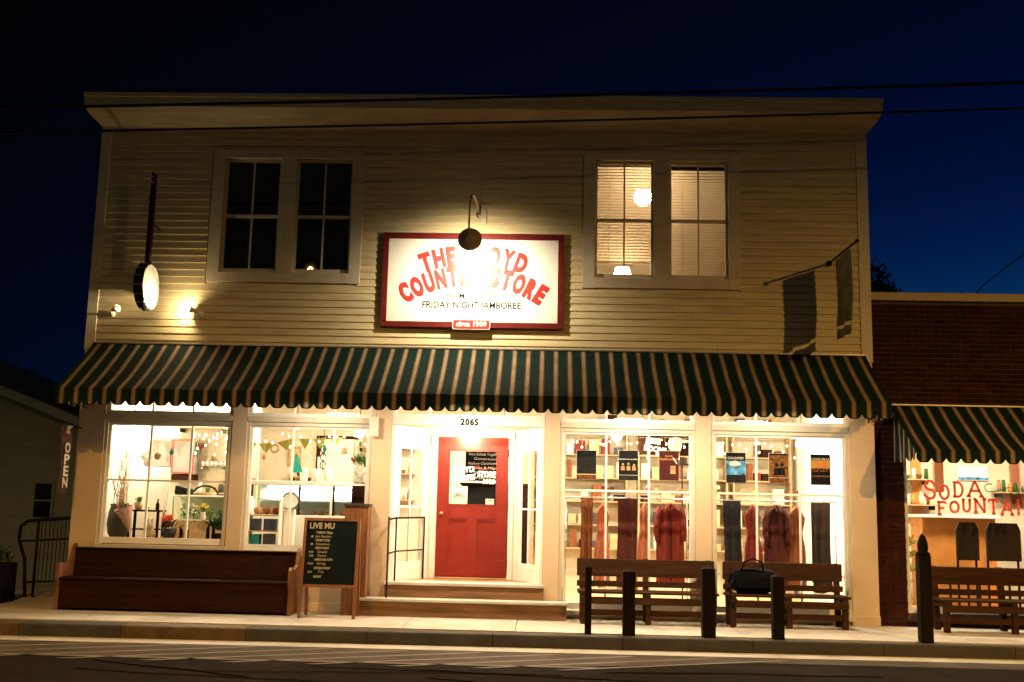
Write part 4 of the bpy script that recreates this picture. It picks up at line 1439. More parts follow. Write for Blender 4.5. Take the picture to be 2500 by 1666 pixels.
rnd = random.Random(8)
bq = thing('bouquet', 'bouquet wrapped in a pale pink paper cone, left window', 'bouquet')
mt = Matrix.Translation((-6.48, .36, 1.13)) @ Matrix.Rotation(R(-14), 4, 'Y') @ Matrix.Rotation(R(16), 4, 'X')
MB().lathe([(.02, 0), (.03, .06), (.09, .25), (.15, .40), (.135, .40), (.08, .24), (.0, .1)], 9, mt).build('paper_cone', 'pinkpaper', bq)
mb = MB(); flowers(mb, mt @ Vector((0, 0, .40)), 9, .055, .045, rnd); mb.build('blossoms', 'pinkfl', bq)
mb = MB(); leaves(mb, mt @ Vector((0, 0, .40)), 26, .07, .12, .016); mb.build('leaves', 'leaf', bq)
MB().tube([(-6.49, .33, 1.16), (-6.46, .30, 1.10), (-6.44, .29, 1.03)], .012, 6).build('ribbon', 'cloth_cream', bq)

pb = thing('burlap_rabbit', 'small seated tan burlap rabbit on the window platform', 'toy')
mb = MB()
mb.ball((-6.16, .34, 1.105), .085, 14, 9, (1, .9, 1), .03).ball((-6.17, .31, 1.225), .055, 12, 8, (1, 1, 1), .03).ball((-6.20, .33, 1.30), .02, 8, 6, (.8, .6, 2.6)).ball((-6.14, .33, 1.30), .02, 8, 6, (.8, .6, 2.6)).ball((-6.21, .26, 1.045), .03, 8, 6, (1, 1.6, .8)).ball((-6.11, .26, 1.045), .03, 8, 6, (1, 1.6, .8))
mb.build('body', 'burlap', pb, True)

lc = thing('lace_cone', 'tall white lattice cone standing behind orange flowers', 'ornament')
mb = MB()
for k in range(9):
    for s in (-1, 1):
        pts = []
        for i in range(9):
            t = i / 8
            a = k * 6.283 / 9 + s * t * 2.2
            r = .085 * (1 - t) + .006
            pts.append((-6.03 + r * math.cos(a), .66 + r * math.sin(a), 1.3 + .52 * t))
        mb.tube(pts, .004, 4)
mb.build('lattice', 'ceramic', lc)
MB().lathe([(.09, 1.021), (.09, 1.05), (.03, 1.07), (.02, 1.28), (.085, 1.3), (0, 1.3)], 16, Matrix.Translation((-6.03, .66, 0))).build('foot', 'lightwood', lc, True)

ofl = thing('orange_flowers', 'bunch of bright orange flowers in a dark pot in the left window', 'flowers')
MB().lathe([(.07, 1.021), (.10, 1.12), (.11, 1.2), (.09, 1.2), (0, 1.17)], 18, Matrix.Translation((-5.87, .36, 0))).build('pot', 'darkgrey', ofl, True)
mb = MB(); flowers(mb, (-5.88, .34, 1.33), 22, .075, .05, rnd); mb.build('blossoms', 'orangefl', ofl)
mb = MB(); leaves(mb, (-5.88, .36, 1.22), 70, .07, .15, .014); mb.build('leaves', 'leafdark', ofl)

ct = thing('cloth_table', 'little dark table under a tan cloth with pointed corners, left window', 'table')
box('table_top', 'wood', ct, -5.76, -5.26, .42, .78, 1.30, 1.325, .004)
for x in (-5.74, -5.32):
    for y in (.44, .72):
        box('leg', 'black', ct, x, x + .045, y, y + .04, 1.021, 1.2998, .003)
mb = MB()
mb.box(-5.78, -5.24, .40, .80, 1.3255, 1.333)
mb.prism([(-5.78, 1.333), (-5.51, 1.333), (-5.56, 1.21), (-5.645, 1.14)], 1, .388, .398).prism([(-5.51, 1.333), (-5.24, 1.333), (-5.32, 1.16), (-5.43, 1.2)], 1, .385, .395)
mb.build('cloth', 'burlap', ct)
vs_ = thing('vase_of_yellow_flowers', 'white vase of yellow flowers on the tan table cloth', 'flowers')
MB().lathe([(.03, 1.334), (.045, 1.38), (.03, 1.44), (.034, 1.46), (.026, 1.46), (0, 1.42)], 16, Matrix.Translation((-5.42, .56, 0))).build('vase', 'ceramic', vs_, True)
mb = MB(); flowers(mb, (-5.42, .55, 1.55), 10, .045, .04, rnd); mb.build('blossoms', 'yellowfl', vs_)
mb = MB(); leaves(mb, (-5.42, .56, 1.48), 30, .03, .11, .009, 1.2); mb.build('leaves', 'leaf', vs_)
vs2 = thing('bud_vase', 'clear bud vases with white blossoms beside the yellow flowers', 'flowers')
for x in (-5.66, -5.56):
    MB().lathe([(.02, 1.334), (.024, 1.42), (.014, 1.47), (.012, 1.47)], 12, Matrix.Translation((x, .55, 0))).build('vase', 'caseglass', vs2, True)
mb = MB(); flowers(mb, (-5.61, .55, 1.53), 8, .05, .028, rnd); mb.build('blossoms', 'cloth_white', vs2)
dp = thing('dark_leafy_plant', 'dark green leafy plant at the right end of the left window display', 'plant')
MB().lathe([(.06, 1.021), (.08, 1.14), (.07, 1.14), (0, 1.12)], 16, Matrix.Translation((-5.12, .45, 0))).build('pot', 'wood', dp, True)
mb = MB(); leaves(mb, (-5.12, .45, 1.22), 130, .10, .20, .022, 1.0); mb.build('leaves', 'leafdark', dp)

dc = thing('display_case', 'low glass display case filled with dried flowers behind the left window', 'display case')
box('base', 'lightwood', dc, -6.2, -5.0, 1.35, 1.75, FLOOR, 1.30, .005)
box('top', 'intwhite', dc, -6.22, -4.98, 1.33, 1.77, 1.70, 1.725, .004)
MB().box(-6.2, -5.0, 1.352, 1.356, 1.301, 1.699).build('glass_front', 'caseglass', dc)
box('case_back', 'mint', dc, -6.2, -5.0, 1.73, 1.749, 1.301, 1.699, .002)
for x in (-6.2, -5.02):
    box('corner_post', 'steel', dc, x, x + .02, 1.357, 1.377, 1.301, 1.699, .002)
df = thing('dried_flowers', 'pale dried flowers arranged inside the glass display case', 'flowers')
mb = MB()
for x in (-6.05, -5.85, -5.6, -5.4, -5.2):
    flowers(mb, (x, 1.5, 1.42 + rnd.uniform(0, .1)), 6, .05, .04, rnd)
mb.build('blossoms', 'cloth_olive', df)
mb = MB(); [leaves(mb, (x, 1.52, 1.36), 30, .08, .16, .012, 1.0) for x in (-6.0, -5.7, -5.4, -5.15)]; mb.build('leaves', 'leaf', df)
hp = thing('basket', 'basket with a tall black hoop handle on the display case', 'basket')
MB().tube([(-5.72 + .21 * math.cos(R(a)), 1.55, 1.735 + .15 * math.sin(R(a))) for a in range(0, 181, 12)], .017, 8).build('handle', 'black', hp, True)
MB().lathe([(.16, 1.726), (.2, 1.76), (.205, 1.775), (.19, 1.775), (.15, 1.74), (0, 1.74)], 20, Matrix.Translation((-5.72, 1.55, 0))).build('body', 'burlap', hp, True)
bxk = thing('instrument_case', 'black instrument case lying on the display case', 'case')
MB().prism([(-6.18, 1.726), (-5.98, 1.726), (-5.95, 1.76), (-5.97, 1.83), (-6.1, 1.85), (-6.19, 1.88), (-6.2, 1.76)], 1, 1.42, 1.66).build('body', 'black', bxk)

for q, (a, b, lo, hi, y) in enumerate([(-6.96, -6.62, 2.22, 2.70, 2.3), (-6.60, -6.20, 2.10, 2.70, 2.3), (-5.62, -5.17, 2.05, 2.70, 2.3)]):
    cbn = thing('wall_cabinet', ['plain grey wall cabinet above the white board', 'grey wall cabinet with a red frame behind the white pennants', 'grey wall cabinet with a red frame beside the glass shelf'][q], 'cabinet', 'grey wall cabinets in the flower shop')
    box('carcass', 'grey', cbn, a, b, y, 2.599, lo, hi, .004)
    if q:
        f = MB(); t = .03
        f.box(a, a + t, y - .02, y - .001, lo, hi).box(b - t, b, y - .02, y - .001, lo, hi).box(a + t, b - t, y - .02, y - .001, lo, lo + t).box(a + t, b - t, y - .02, y - .001, hi - t, hi)
        f.build('door_frame', 'redtrim', cbn)
    MB().tube([(b - .05, y - .03, lo + .08), (b - .05, y - .03, lo + .18)], .008, 6).build('handle', 'steel', cbn)
sh = thing('glass_shelf', 'glass wall shelf lined with small white jars, left window', 'shelf')
MB().box(-6.17, -5.66, 2.40, 2.598, 2.23, 2.242).build('board', 'caseglass', sh)
for x in (-6.1, -5.75):
    box('bracket', 'steel', sh, x, x + .02, 2.42, 2.598, 2.20, 2.2295, .002)
for k in range(6):
    j = MB().lathe([(.03, 2.243), (.033, 2.30), (.022, 2.315), (.024, 2.33), (0, 2.33)], 12, Matrix.Translation((-6.1 + k * .08, 2.5, 0))).build('jar', 'ceramic', None, True)
    tag(j, '%s white jar from the left on the glass wall shelf' % ['first', 'second', 'third', 'fourth', 'fifth', 'sixth'][k], 'jar', 'white jars on the glass shelf')
box('oven_shelf', 'wood', None, -6.58, -6.20, 2.3, 2.599, 1.97, 2.09, .004)
tag(bpy.data.objects['oven_shelf'], 'brown wooden wall shelf under the red-framed cabinet', 'shelf')

# bottles and crockery on two plank shelves on the kitchen wall and the deli back wall
for q, (x0, x1, y, zz, nm) in enumerate(((-6.15, -5.66, 2.40, 1.78, 'below the glass shelf'), (-6.55, -5.7, 2.38, 2.92, 'above the grey cabinets'), (-5.05, -4.62, 4.45, 2.15, 'left of the mint door'), (-3.72, -2.6, 4.45, 2.25, 'right of the mint door'), (-3.72, -2.6, 4.45, 2.75, 'high on the deli back wall'), (-3.72, -2.6, 4.45, 1.75, 'low on the deli back wall'), (5.75, 6.9, 3.15, 1.85, 'low in the soda fountain'), (5.6, 6.8, 3.15, 2.3, 'midway up in the soda fountain'), (7.95, 8.8, 3.15, 2.1, 'right of the menu in the soda fountain'))):
    shl = thing('plank_shelf', 'wooden plank shelf lined with crockery ' + nm, 'shelf', 'plank shelves in the shops')
    yb = 2.598 if y < 3 else (3.398 if y < 4 else 4.698)
    box('board', 'lightwood', shl, x0, x1, y - .08, yb, zz - .022, zz, .003)
    for x in (x0 + .05, x1 - .07):
        box('bracket', 'iron', shl, x, x + .02, y - .04, yb, zz - .09, zz - .0225, .002)
    rq = random.Random(q)
    x = x0 + .06
    n_ = 0
    while x < x1 - .05:
        r_ = rq.uniform(.028, .05)
        h_ = rq.uniform(.09, .24)
        kind = rq.choice(('bottle', 'jar', 'bowl', 'jug'))
        m_, cn_ = rq.choice((('ceramic', 'white'), ('bread', 'brown'), ('darkgrey', 'dark'), ('leaf', 'green'), ('cloth_brown', 'rust'), ('mint', 'mint'), ('gold', 'orange')))
        if kind == 'bottle': pf = [(r_ * .8, 0), (r_ * .8, h_ * .6), (r_ * .3, h_ * .75), (r_ * .3, h_), (0, h_)]
        elif kind == 'jar': pf = [(r_, 0), (r_, h_ * .7), (r_ * .8, h_ * .8), (r_ * .85, h_ * .82), (r_ * .85, h_ * .92), (0, h_ * .92)]
        elif kind == 'bowl': pf = [(r_ * .5, 0), (r_, h_ * .25), (r_ * 1.15, h_ * .45), (r_ * 1.05, h_ * .45), (r_ * .5, h_ * .1), (0, h_ * .1)]
        else: pf = [(r_ * .7, 0), (r_, h_ * .3), (r_ * .6, h_ * .75), (r_ * .75, h_ * .9), (r_ * .65, h_ * .9), (0, h_ * .6)]
        n_ += 1
        o = MB().lathe(pf, 14, Matrix.Translation((x, y + rq.uniform(-.02, .06), zz + .001))).build(kind, m_, None, True)
        tag(o, '%s %s, %s along the plank shelf %s' % (cn_, kind, ['first', 'second', 'third', 'fourth', 'fifth', 'sixth', 'seventh', 'eighth', 'ninth', 'tenth', 'eleventh', 'twelfth'][n_ - 1], nm), kind, 'crockery on the plank shelves')
        x += r_ * 2 + rq.uniform(.01, .06)
        if n_ >= 12: break

# pennants
def bunting(label, y, pts, mat, size, par_name='bunting'):
    b = thing(par_name, label, 'bunting')
    MB().tube([(x, y, z) for x, z in pts], .003, 4).build('string', 'cloth_cream', b)
    for (x0, z0), (x1, z1) in zip(pts, pts[1:]):
        m = .08 * (x1 - x0)
        MB().prism([(x0 + m, z0), (x1 - m, z1), ((x0 + x1) / 2 + .01, (z0 + z1) / 2 - size)], 1, y - .003, y + .003).build('pennant', mat, b)
    return b


bunting('string of large white triangular pennants across the left window', .9, [(-6.48, 2.60), (-6.28, 2.565), (-6.08, 2.56), (-5.88, 2.575), (-5.68, 2.63)], 'cloth_white', .24)
bunting('string of olive and cream pennants high in the deli window', 1.0, [(-4.95, 2.62), (-4.75, 2.57), (-4.45, 2.60), (-4.1, 2.68), (-3.85, 2.66), (-3.6, 2.70), (-3.35, 2.69)], 'cloth_olive', .17)


# string lights: a wire with hanging drops, each drop ends in a bulb
bulbm = glow('fairy_bulb', (1.0, 0.80, 0.45), 14)
bulb_mesh = MB().ball((0, 0, 0), .013, 8, 6, (1, 1, 1.4)).mesh('bulb', True)
bulb_mesh.materials.append(bulbm)


def fairy(label, x0, x1, y, z, n, seed, drop=.35):
    rnd = random.Random(seed)
    t = thing('string_lights', label, 'string lights', 'string lights inside the shop windows')
    mb = MB()
    pts = [(x0 + (x1 - x0) * i / 24, y, z - .02 * abs(math.sin(i * .8))) for i in range(25)]
    mb.tube(pts, .003, 4)
    spots = []
    for k in range(n):
        x = x0 + (x1 - x0) * (k + .5 + rnd.uniform(-.3, .3)) / n
        d = rnd.uniform(.04, drop)
        p = []
        for i in range(4):
            q = i / 3
            p.append((x + .03 * q * math.sin(k * 1.7 + 2 * q), y + .01 * q, z - .01 - d * q))
        mb.tube(p, .002, 3)
        spots.append(p[-1])
        if d > .2:
            spots.append(p[1])
    mb.build('wire', 'cloth_cream', t)
    for s in spots:
        link('bulb', bulb_mesh, t, s)
    return t


fairy('string of warm bulbs hanging over the urn side of the left window', -6.75, -6.2, .3, 2.74, 10, 1, .45)
fairy('string of warm bulbs over the right half of the left window', -5.6, -4.98, .32, 2.76, 14, 2, .40)
fairy('string of warm bulbs along the top of the deli window', -4.5, -2.85, .3, 2.76, 12, 3, .30)
fairy('string of warm bulbs above the left three posters', .30, 2.15, .32, 2.76, 18, 4, .36)
fairy('string of warm bulbs above the right three posters', 2.60, 4.4, .32, 2.77, 14, 5, .30)

wc = thing('wind_chime', 'green glass wind chime among the string lights in the left window', 'wind chime')
MB().tube([(-5.55, .5, 2.78), (-5.55, .5, 2.55)], .003, 4).build('cord', 'burlap', wc)
MB().lathe([(.06, 2.545), (.06, 2.555)], 12, Matrix.Translation((-5.55, .5, 0))).build('ring', 'lightwood', wc)
for k in range(5):
    a = k * 1.257
    MB().tube([(-5.55 + .05 * math.cos(a), .5 + .05 * math.sin(a), 2.545), (-5.55 + .05 * math.cos(a), .5 + .05 * math.sin(a), 2.38 - .02 * k)], .009, 6).build('tube', 'cloth_teal' if k % 2 else 'leaf', wc)

# ------------------------------------------------------------------ deli window
dl = thing('deli_counter', 'white glass-fronted deli counter behind the second window', 'counter')
box('top', 'intwhite', dl, -4.85, -2.75, 1.1, 1.75, 1.92, 1.985, .006)
box('base', 'intwhite', dl, -4.85, -2.75, 1.12, 1.75, FLOOR, 1.44, .006)
box('case_back', 'intwhite', dl, -4.85, -2.75, 1.73, 1.749, 1.441, 1.919, .002)
MB().box(-4.85, -2.75, 1.122, 1.126, 1.441, 1.919).build('glass_front', 'caseglass', dl)
for x in (-4.84, -4.06, -3.5, -2.78):
    box('upright', 'black', dl, x, x + .03, 1.13, 1.16, 1.4405, 1.9195, .003)
box('inner_shelf', 'steel', dl, -4.80, -2.8, 1.25, 1.72, 1.68, 1.69, .002)
for k in range(4):
    x = -4.72 + k * .2
    o = MB().ball((x, 1.36, 1.49), .085, 12, 8, (1.05, .9, .62), .04).build('loaf', 'bread', None, True)
    tag(o, '%s round brown loaf from the left in the deli counter' % ['first', 'second', 'third', 'fourth'][k], 'bread', 'loaves in the deli counter')
for k in range(4):
    x = -3.75 + k * .2
    o = MB().ball((x, 1.38, 1.478), .06, 12, 8, (1.4, .9, .62), .05).build('pastry', 'cloth_salmon', None, True)
    tag(o, '%s pink pastry from the left in the deli counter' % ['first', 'second', 'third', 'fourth'][k], 'pastry', 'pastries in the deli counter')
for k in range(3):
    x = -4.03 + k * .19
    o = MB().lathe([(.06, 1.986), (.078, 2.18), (.083, 2.2), (.075, 2.2), (.058, 2.0), (0, 2.0)], 20, Matrix.Translation((x, 1.35, 0))).build('white_pail', 'ceramic', None, True)
    tag(o, '%s white pail in the row on the deli counter' % ['left', 'middle', 'right'][k], 'pail', 'white pails on the deli counter')
cp = thing('cake_plate', 'round white plate with a dark rim standing on edge by the counter', 'plate')
MB().lathe([(0, 0), (.10, .008), (.13, .02), (.128, .028), (.09, .015), (0, .01)], 28, Matrix.Translation((-4.05, .55, 1.66)) @ Matrix.Rotation(R(80), 4, 'X')).build('dish', 'ceramic', cp, True)
MB().tube([(-4.05 + .135 * math.cos(R(a)), .53, 1.66 + .135 * math.sin(R(a))) for a in range(0, 361, 15)], .009, 6).build('rim', 'darkgrey', cp, True)
MB().box(-4.13, -3.97, .5, .62, .951, 1.53, .004).build('stand', 'intwhite', cp)
shb = thing('window_shelf', 'low white shelf with arched ends in the deli window', 'shelf')
box('shelf_board', 'lightwood', shb, -4.62, -4.16, .3, .56, 1.42, 1.445, .003)
box('shelf_board', 'lightwood', shb, -4.62, -4.16, .3, .56, 1.18, 1.2, .003)
for x in (-4.64, -4.16):
    MB().prism([(.3, .951), (.58, .951), (.58, 1.60), (.54, 1.68), (.44, 1.72), (.34, 1.68), (.3, 1.6)], 0, x, x + .02).build('end_board', 'intwhite', shb)
gds = [('navybox', -4.60, -4.47, 1.20, 1.38), ('navybox', -4.40, -4.22, 1.20, 1.38), ('cloth_teal', -4.60, -4.46, .96, 1.14), ('darkgrey', -4.40, -4.24, .96, 1.15)]
lb = ['navy box on the middle shelf at the left end of the deli window', 'wider navy box on the middle shelf of the deli window', 'teal box at the bottom left of the deli window', 'dark grey box at the bottom of the deli window shelf']
for (m_, a, b, c, d), l in zip(gds, lb):
    o = box('boxed_goods', m_, None, a, b, .34, .52, c + .001, d, .005)
    tag(o, l, 'box', 'boxes on the deli window shelf')
for k in range(3):
    o = MB().ball((-4.53 + k * .15, .43, 1.505), .06, 12, 8, (1.05, .9, 1), .04).build('jar_of_preserves', ['bread', 'cloth_brown', 'cloth_red'][k], None, True)
    tag(o, ['tan round jar', 'rust-brown round jar', 'red round jar'][k] + ' on the top shelf of the deli window', 'jar', 'jars on the deli window shelf')
tc = thing('teal_cloth', 'teal cloth hanging in the middle of the deli window', 'cloth')
mb = MB()
for j in range(7):
    for i in range(6):
        mb.v.append((-4.09 + (.02 + .015 * j) * (i / 5 - .3) * 1.6, .95 + .012 * math.sin(i * 1.9), 2.42 - .05 * j))
for j in range(6):
    for i in range(5):
        mb.f.append((j * 6 + i, j * 6 + i + 1, (j + 1) * 6 + i + 1, (j + 1) * 6 + i))
mb.build('cloth', 'cloth_teal', tc, True)
MB().tube([(-4.09, .95, 2.42), (-4.09, .95, 2.86)], .003, 4).build('cord', 'burlap', tc)
pic = thing('framed_picture', 'tan framed picture on the back wall of the deli', 'picture')
box('frame', 'lightwood', pic, -5.12, -4.86, 4.66, 4.699, 2.36, 2.74, .004)
box('print', 'burlap', pic, -5.08, -4.90, 4.654, 4.6595, 2.41, 2.69, .001)
fd = thing('mint_door', 'tall pale mint door with brown head frame at the back of the deli', 'door')
box('leaf', 'mint', fd, -4.48, -3.82, 4.64, 4.699, FLOOR, 2.90, .005)
box('head_frame', 'wood', fd, -4.56, -3.74, 4.62, 4.699, 2.901, 2.96, .004)
box('side_frame', 'wood', fd, -4.555, -4.4805, 4.63, 4.699, FLOOR, 2.9005, .004)
orn = thing('iron_ornament', 'black scrolled iron ornament hanging above the white pails', 'ornament')
mb = MB()
for k in range(3):
    zc = 2.52 - .13 * k
    mb.tube([(-3.72 + .045 * math.cos(R(a)), 1.3, zc + .06 * math.sin(R(a))) for a in range(0, 330, 22)], .009, 5)
mb.tube([(-3.72, 1.3, 2.9), (-3.72, 1.3, 2.18)], .006, 5)
mb.build('scroll', 'black', orn)
wp = box('small_picture', 'grey', None, -4.22, -4.0, 3.2, 3.22, 2.28, 2.48, .003)
tag(wp, 'small grey square picture beyond the iron ornament', 'picture')
hgp = thing('hanging_plant', 'bushy green plant in a black-spotted white pot, right of the deli window', 'plant')
cow = pm('cowhide', (0.78, 0.75, 0.70), .7, .05, 5, .1, dirt=(.01, .01, .01), dirt_amt=1.0, dirt_scale=14)
MB().lathe([(.09, 1.92), (.13, 2.0), (.145, 2.14), (.14, 2.2), (.12, 2.2), (0, 2.16)], 20, Matrix.Translation((-2.92, .42, 0))).build('pot', cow, hgp, True)
mb = MB(); leaves(mb, (-2.92, .42, 2.24), 150, .10, .22, .008, 1.3); mb.build('leaves', 'leaf', hgp)
MB().tube([(-2.92, .42, 2.2), (-2.92, .42, 2.84)], .004, 4).build('cord', 'burlap', hgp)
box('stand', 'wood', hgp, -3.04, -2.8, .3, .54, .951, 1.919, .005)

cl_ = thing('case_light', 'cool white strip light inside the glass deli counter', 'light')
MB().box(-4.7, -2.9, 1.62, 1.66, 1.895, 1.918, .004).build('tube', glow('case_glow', (.9, .97, 1.0), 8), cl_)
lamp('case_tube', 'AREA', cl_, (-3.8, 1.6, 1.885), 26, (.92, .97, 1.0), shape='RECTANGLE', size=1.8, size_y=.05)
# ornaments hanging in the two left windows
rq = random.Random(31)
orn_l = ['white paper star', 'brown wicker ball', 'green glass drop', 'red heart', 'tan straw bell', 'white paper star', 'amber glass drop', 'straw wreath', 'white paper star', 'green glass drop', 'tan straw bell', 'red heart']
orn_x = [-6.35, -6.15, -5.95, -5.45, -5.25, -5.05, -4.45, -4.3, -3.75, -3.5, -3.2, -3.05]
orn_n = ['over the side table', 'left of the pennants', 'in the middle of the left window', 'right of the wind chime', 'near the right muntin of the left window', 'at the right edge of the left window', 'at the left edge of the deli window', 'above the jars of the deli window', 'above the white pails', 'between the pails and the plant', 'left of the hanging plant', 'beside the hanging plant']
for k, (nm, x, wh) in enumerate(zip(orn_l, orn_x, orn_n)):
    zt, y = 2.86, .34 + .05 * (k % 3)
    zc = rq.uniform(2.28, 2.56)
    o = thing('hanging_ornament', '%s hanging %s' % (nm, wh), 'ornament', 'ornaments hanging in the left windows')
    MB().tube([(x, y, zt), (x, y, zc + .04)], .0025, 4).build('thread', 'burlap', o)
    mb = MB()
    if 'star' in nm:
        pts = [(x + (.075 if i % 2 == 0 else .03) * math.sin(i * math.pi / 5), zc + (.075 if i % 2 == 0 else .03) * math.cos(i * math.pi / 5)) for i in range(10)]
        mb.prism(pts, 1, y - .008, y + .008); mt_ = 'paper'
    elif 'ball' in nm: mb.ball((x, y, zc), .055, 14, 9, (1, 1, 1), .06); mt_ = 'twig'
    elif 'drop' in nm: mb.lathe([(0, -.07), (.03, -.03), (.034, 0), (.012, .045), (0, .05)], 12, Matrix.Translation((x, y, zc))); mt_ = 'cloth_teal' if 'green' in nm else 'gold'
    elif 'heart' in nm: mb.prism([(x, zc - .06), (x + .055, zc + .01), (x + .045, zc + .045), (x + .018, zc + .045), (x, zc + .022), (x - .018, zc + .045), (x - .045, zc + .045), (x - .055, zc + .01)], 1, y - .012, y + .012); mt_ = 'redtrim'
    elif 'bell' in nm: mb.lathe([(.055, -.06), (.045, -.02), (.03, .03), (.01, .045), (0, .045)], 14, Matrix.Translation((x, y, zc))); mt_ = 'burlap'
    else: mb.tube([(x + .06 * math.cos(R(a)), y, zc - .02 + .06 * math.sin(R(a))) for a in range(0, 361, 24)], .016, 7); mt_ = 'twig'
    mb.build('body', mt_, o)

# ------------------------------------------------------------------ right shop: shelf, goods, clothes, posters
for bx0, bx1, lab in ((.22, 2.16, 'left'), (2.50, 4.45, 'right')):
    o = box('window_shelf', 'intwhite', None, bx0, bx1, .2, .40, 1.90, 1.925, .003)
    tag(o, 'narrow white shelf across the window below the %s three posters' % lab, 'shelf', 'white shelves across the poster windows')
its = [(.85, 'cloth_red', .05), (.97, 'cloth_maroon', .045), (1.53, 'redtrim', .055), (1.66, 'yellowfl', .03), (2.02, 'gold', .035), (2.98, 'gold', .04), (3.14, 'yellowfl', .035), (3.80, 'cloth_red', .035), (2.60, 'leaf', .035)]
itl = ['red gourd left of the first muntin on the white shelf', 'maroon gourd right of the first muntin on the white shelf', 'large red gourd at the second muntin on the white shelf', 'small yellow gourd between red and orange ones on the white shelf', 'orange gourd at the right end of the left white shelf', 'orange gourd on the right white shelf', 'yellow gourd beside the first muntin of the right white shelf', 'small red gourd on the right white shelf', 'green gourd at the left end of the right white shelf']
for (x, m_, r), l in zip(its, itl):
    g = thing('gourd', l, 'gourd', 'gourds on the white window shelves')
    MB().lathe([(0, 0), (r * .8, r * .15), (r, r * .7), (r * .75, r * 1.3), (r * .2, r * 1.5), (0, r * 1.45)], 14, Matrix.Translation((x, .3, 1.926))).build('body', m_, g, True)
    MB().tube([(x, .3, 1.926 + r * 1.4), (x + .008, .3, 1.926 + r * 1.9)], .006, 5).build('stalk', 'twig', g)

for bx0, bx1, lab in ((.25, 2.20, 'left'), (2.55, 4.50, 'right')):
    rl = thing('clothes_rail', 'steel clothes rail behind the %s poster window' % lab, 'clothes rail', 'clothes rails in the poster windows')
    MB().tube([(bx0, .72, 1.82), (bx1, .72, 1.82)], .012, 8).build('rail', 'steel', rl, True)
    for x in (bx0 + .03, bx1 - .03):
        MB().tube([(x, .72, FL2), (x, .72, 1.82)], .012, 8).build('upright', 'steel', rl, True)
        MB().tube([(x, .5, FL2 + .02), (x, .94, FL2 + .02)], .012, 8).build('foot', 'steel', rl, True)


def garment(label, xc, w, zb, mat, seed, y=.72, kind='coat'):
    rnd = random.Random(seed)
    g = thing('garment', label, 'garment', 'clothes hanging in the poster windows')
    mb = MB()
    nu, nv = 56, 18
    top = 1.78 - rnd.uniform(0, .03)
    ph, ph2 = rnd.uniform(0, 6), rnd.uniform(0, 6)
    nf = rnd.choice((7, 9, 11))
    skew = rnd.uniform(-.03, .03)
    for j in range(nv + 1):
        t = j / nv
        sh = min(1.0, .22 + .78 * (t / .12) ** rnd.uniform(.55, .65)) if t < .12 else 1.0
        waist = 1.0 if kind == 'coat' else (1 - .28 * math.exp(-((t - .35) / .12) ** 2))
        flare = 1 + (.06 if kind == 'coat' else .30) * max(0, t - .35)
        hw = w / 2 * sh * waist * flare
        for i in range(nu):
            a = 2 * math.pi * i / nu
            fold = 1 + .18 * min(1, t * 2) * math.sin(nf * a + ph) + .14 * math.sin(5 * a + ph2 + t * 3)
            mb.v.append((xc + skew * t + hw * math.cos(a) * (1 + .05 * math.sin(7 * a + ph)), y + (.055 + .03 * t) * math.sin(a) * fold,
                         top - (top - zb) * t - .05 * abs(math.cos(a)) * (1 if t < .12 else 0) + (.02 * math.sin(4 * a + ph) if j == nv else 0)))
    for j in range(nv):
        for i in range(nu):
            mb.f.append((j * nu + i, j * nu + (i + 1) % nu, (j + 1) * nu + (i + 1) % nu, (j + 1) * nu + i))
    mb.f.append(tuple(range(nu)))
    mb.build('cloth', mat, g, True)
    MB().tube([(xc, y, top), (xc, y, 1.80), (xc + .012, y, 1.825), (xc, y, 1.838), (xc - .012, y, 1.83)], .003, 5).build('hanger_hook', 'steel', g)
    if kind == 'coat':
        for s in (-1, 1):
            ln = rnd.uniform(.5, .62)
            mb = MB()
            mb.tube([(xc + s * w * .40, y - .02, top - .07), (xc + s * w * .47, y - .05, top - .07 - ln * .3), (xc + s * w * .50 + rnd.uniform(-.02, .02), y - .07, top - .07 - ln * .7), (xc + s * w * .46, y - .075, top - .07 - ln)], [.04, .05, .045, .042], 12)
            mb.build('sleeve', mat, g, True)
        MB().box(xc - .004, xc + .004, y - .095, y - .06, zb + .05, top - .1).build('placket', 'black', g)
        MB().tube([(xc - w * .13, y - .05, top - .015), (xc - w * .06, y - .085, top - .09), (xc, y - .09, top - .16), (xc + w * .06, y - .085, top - .09), (xc + w * .13, y - .05, top - .015)], .016, 6).build('collar', mat, g, True)
    elif kind == 'scarf':
        MB().box(xc - w * .3, xc + w * .3, y - .085, y - .07, zb - .05, zb + .02).build('fringe', mat, g)
    return g


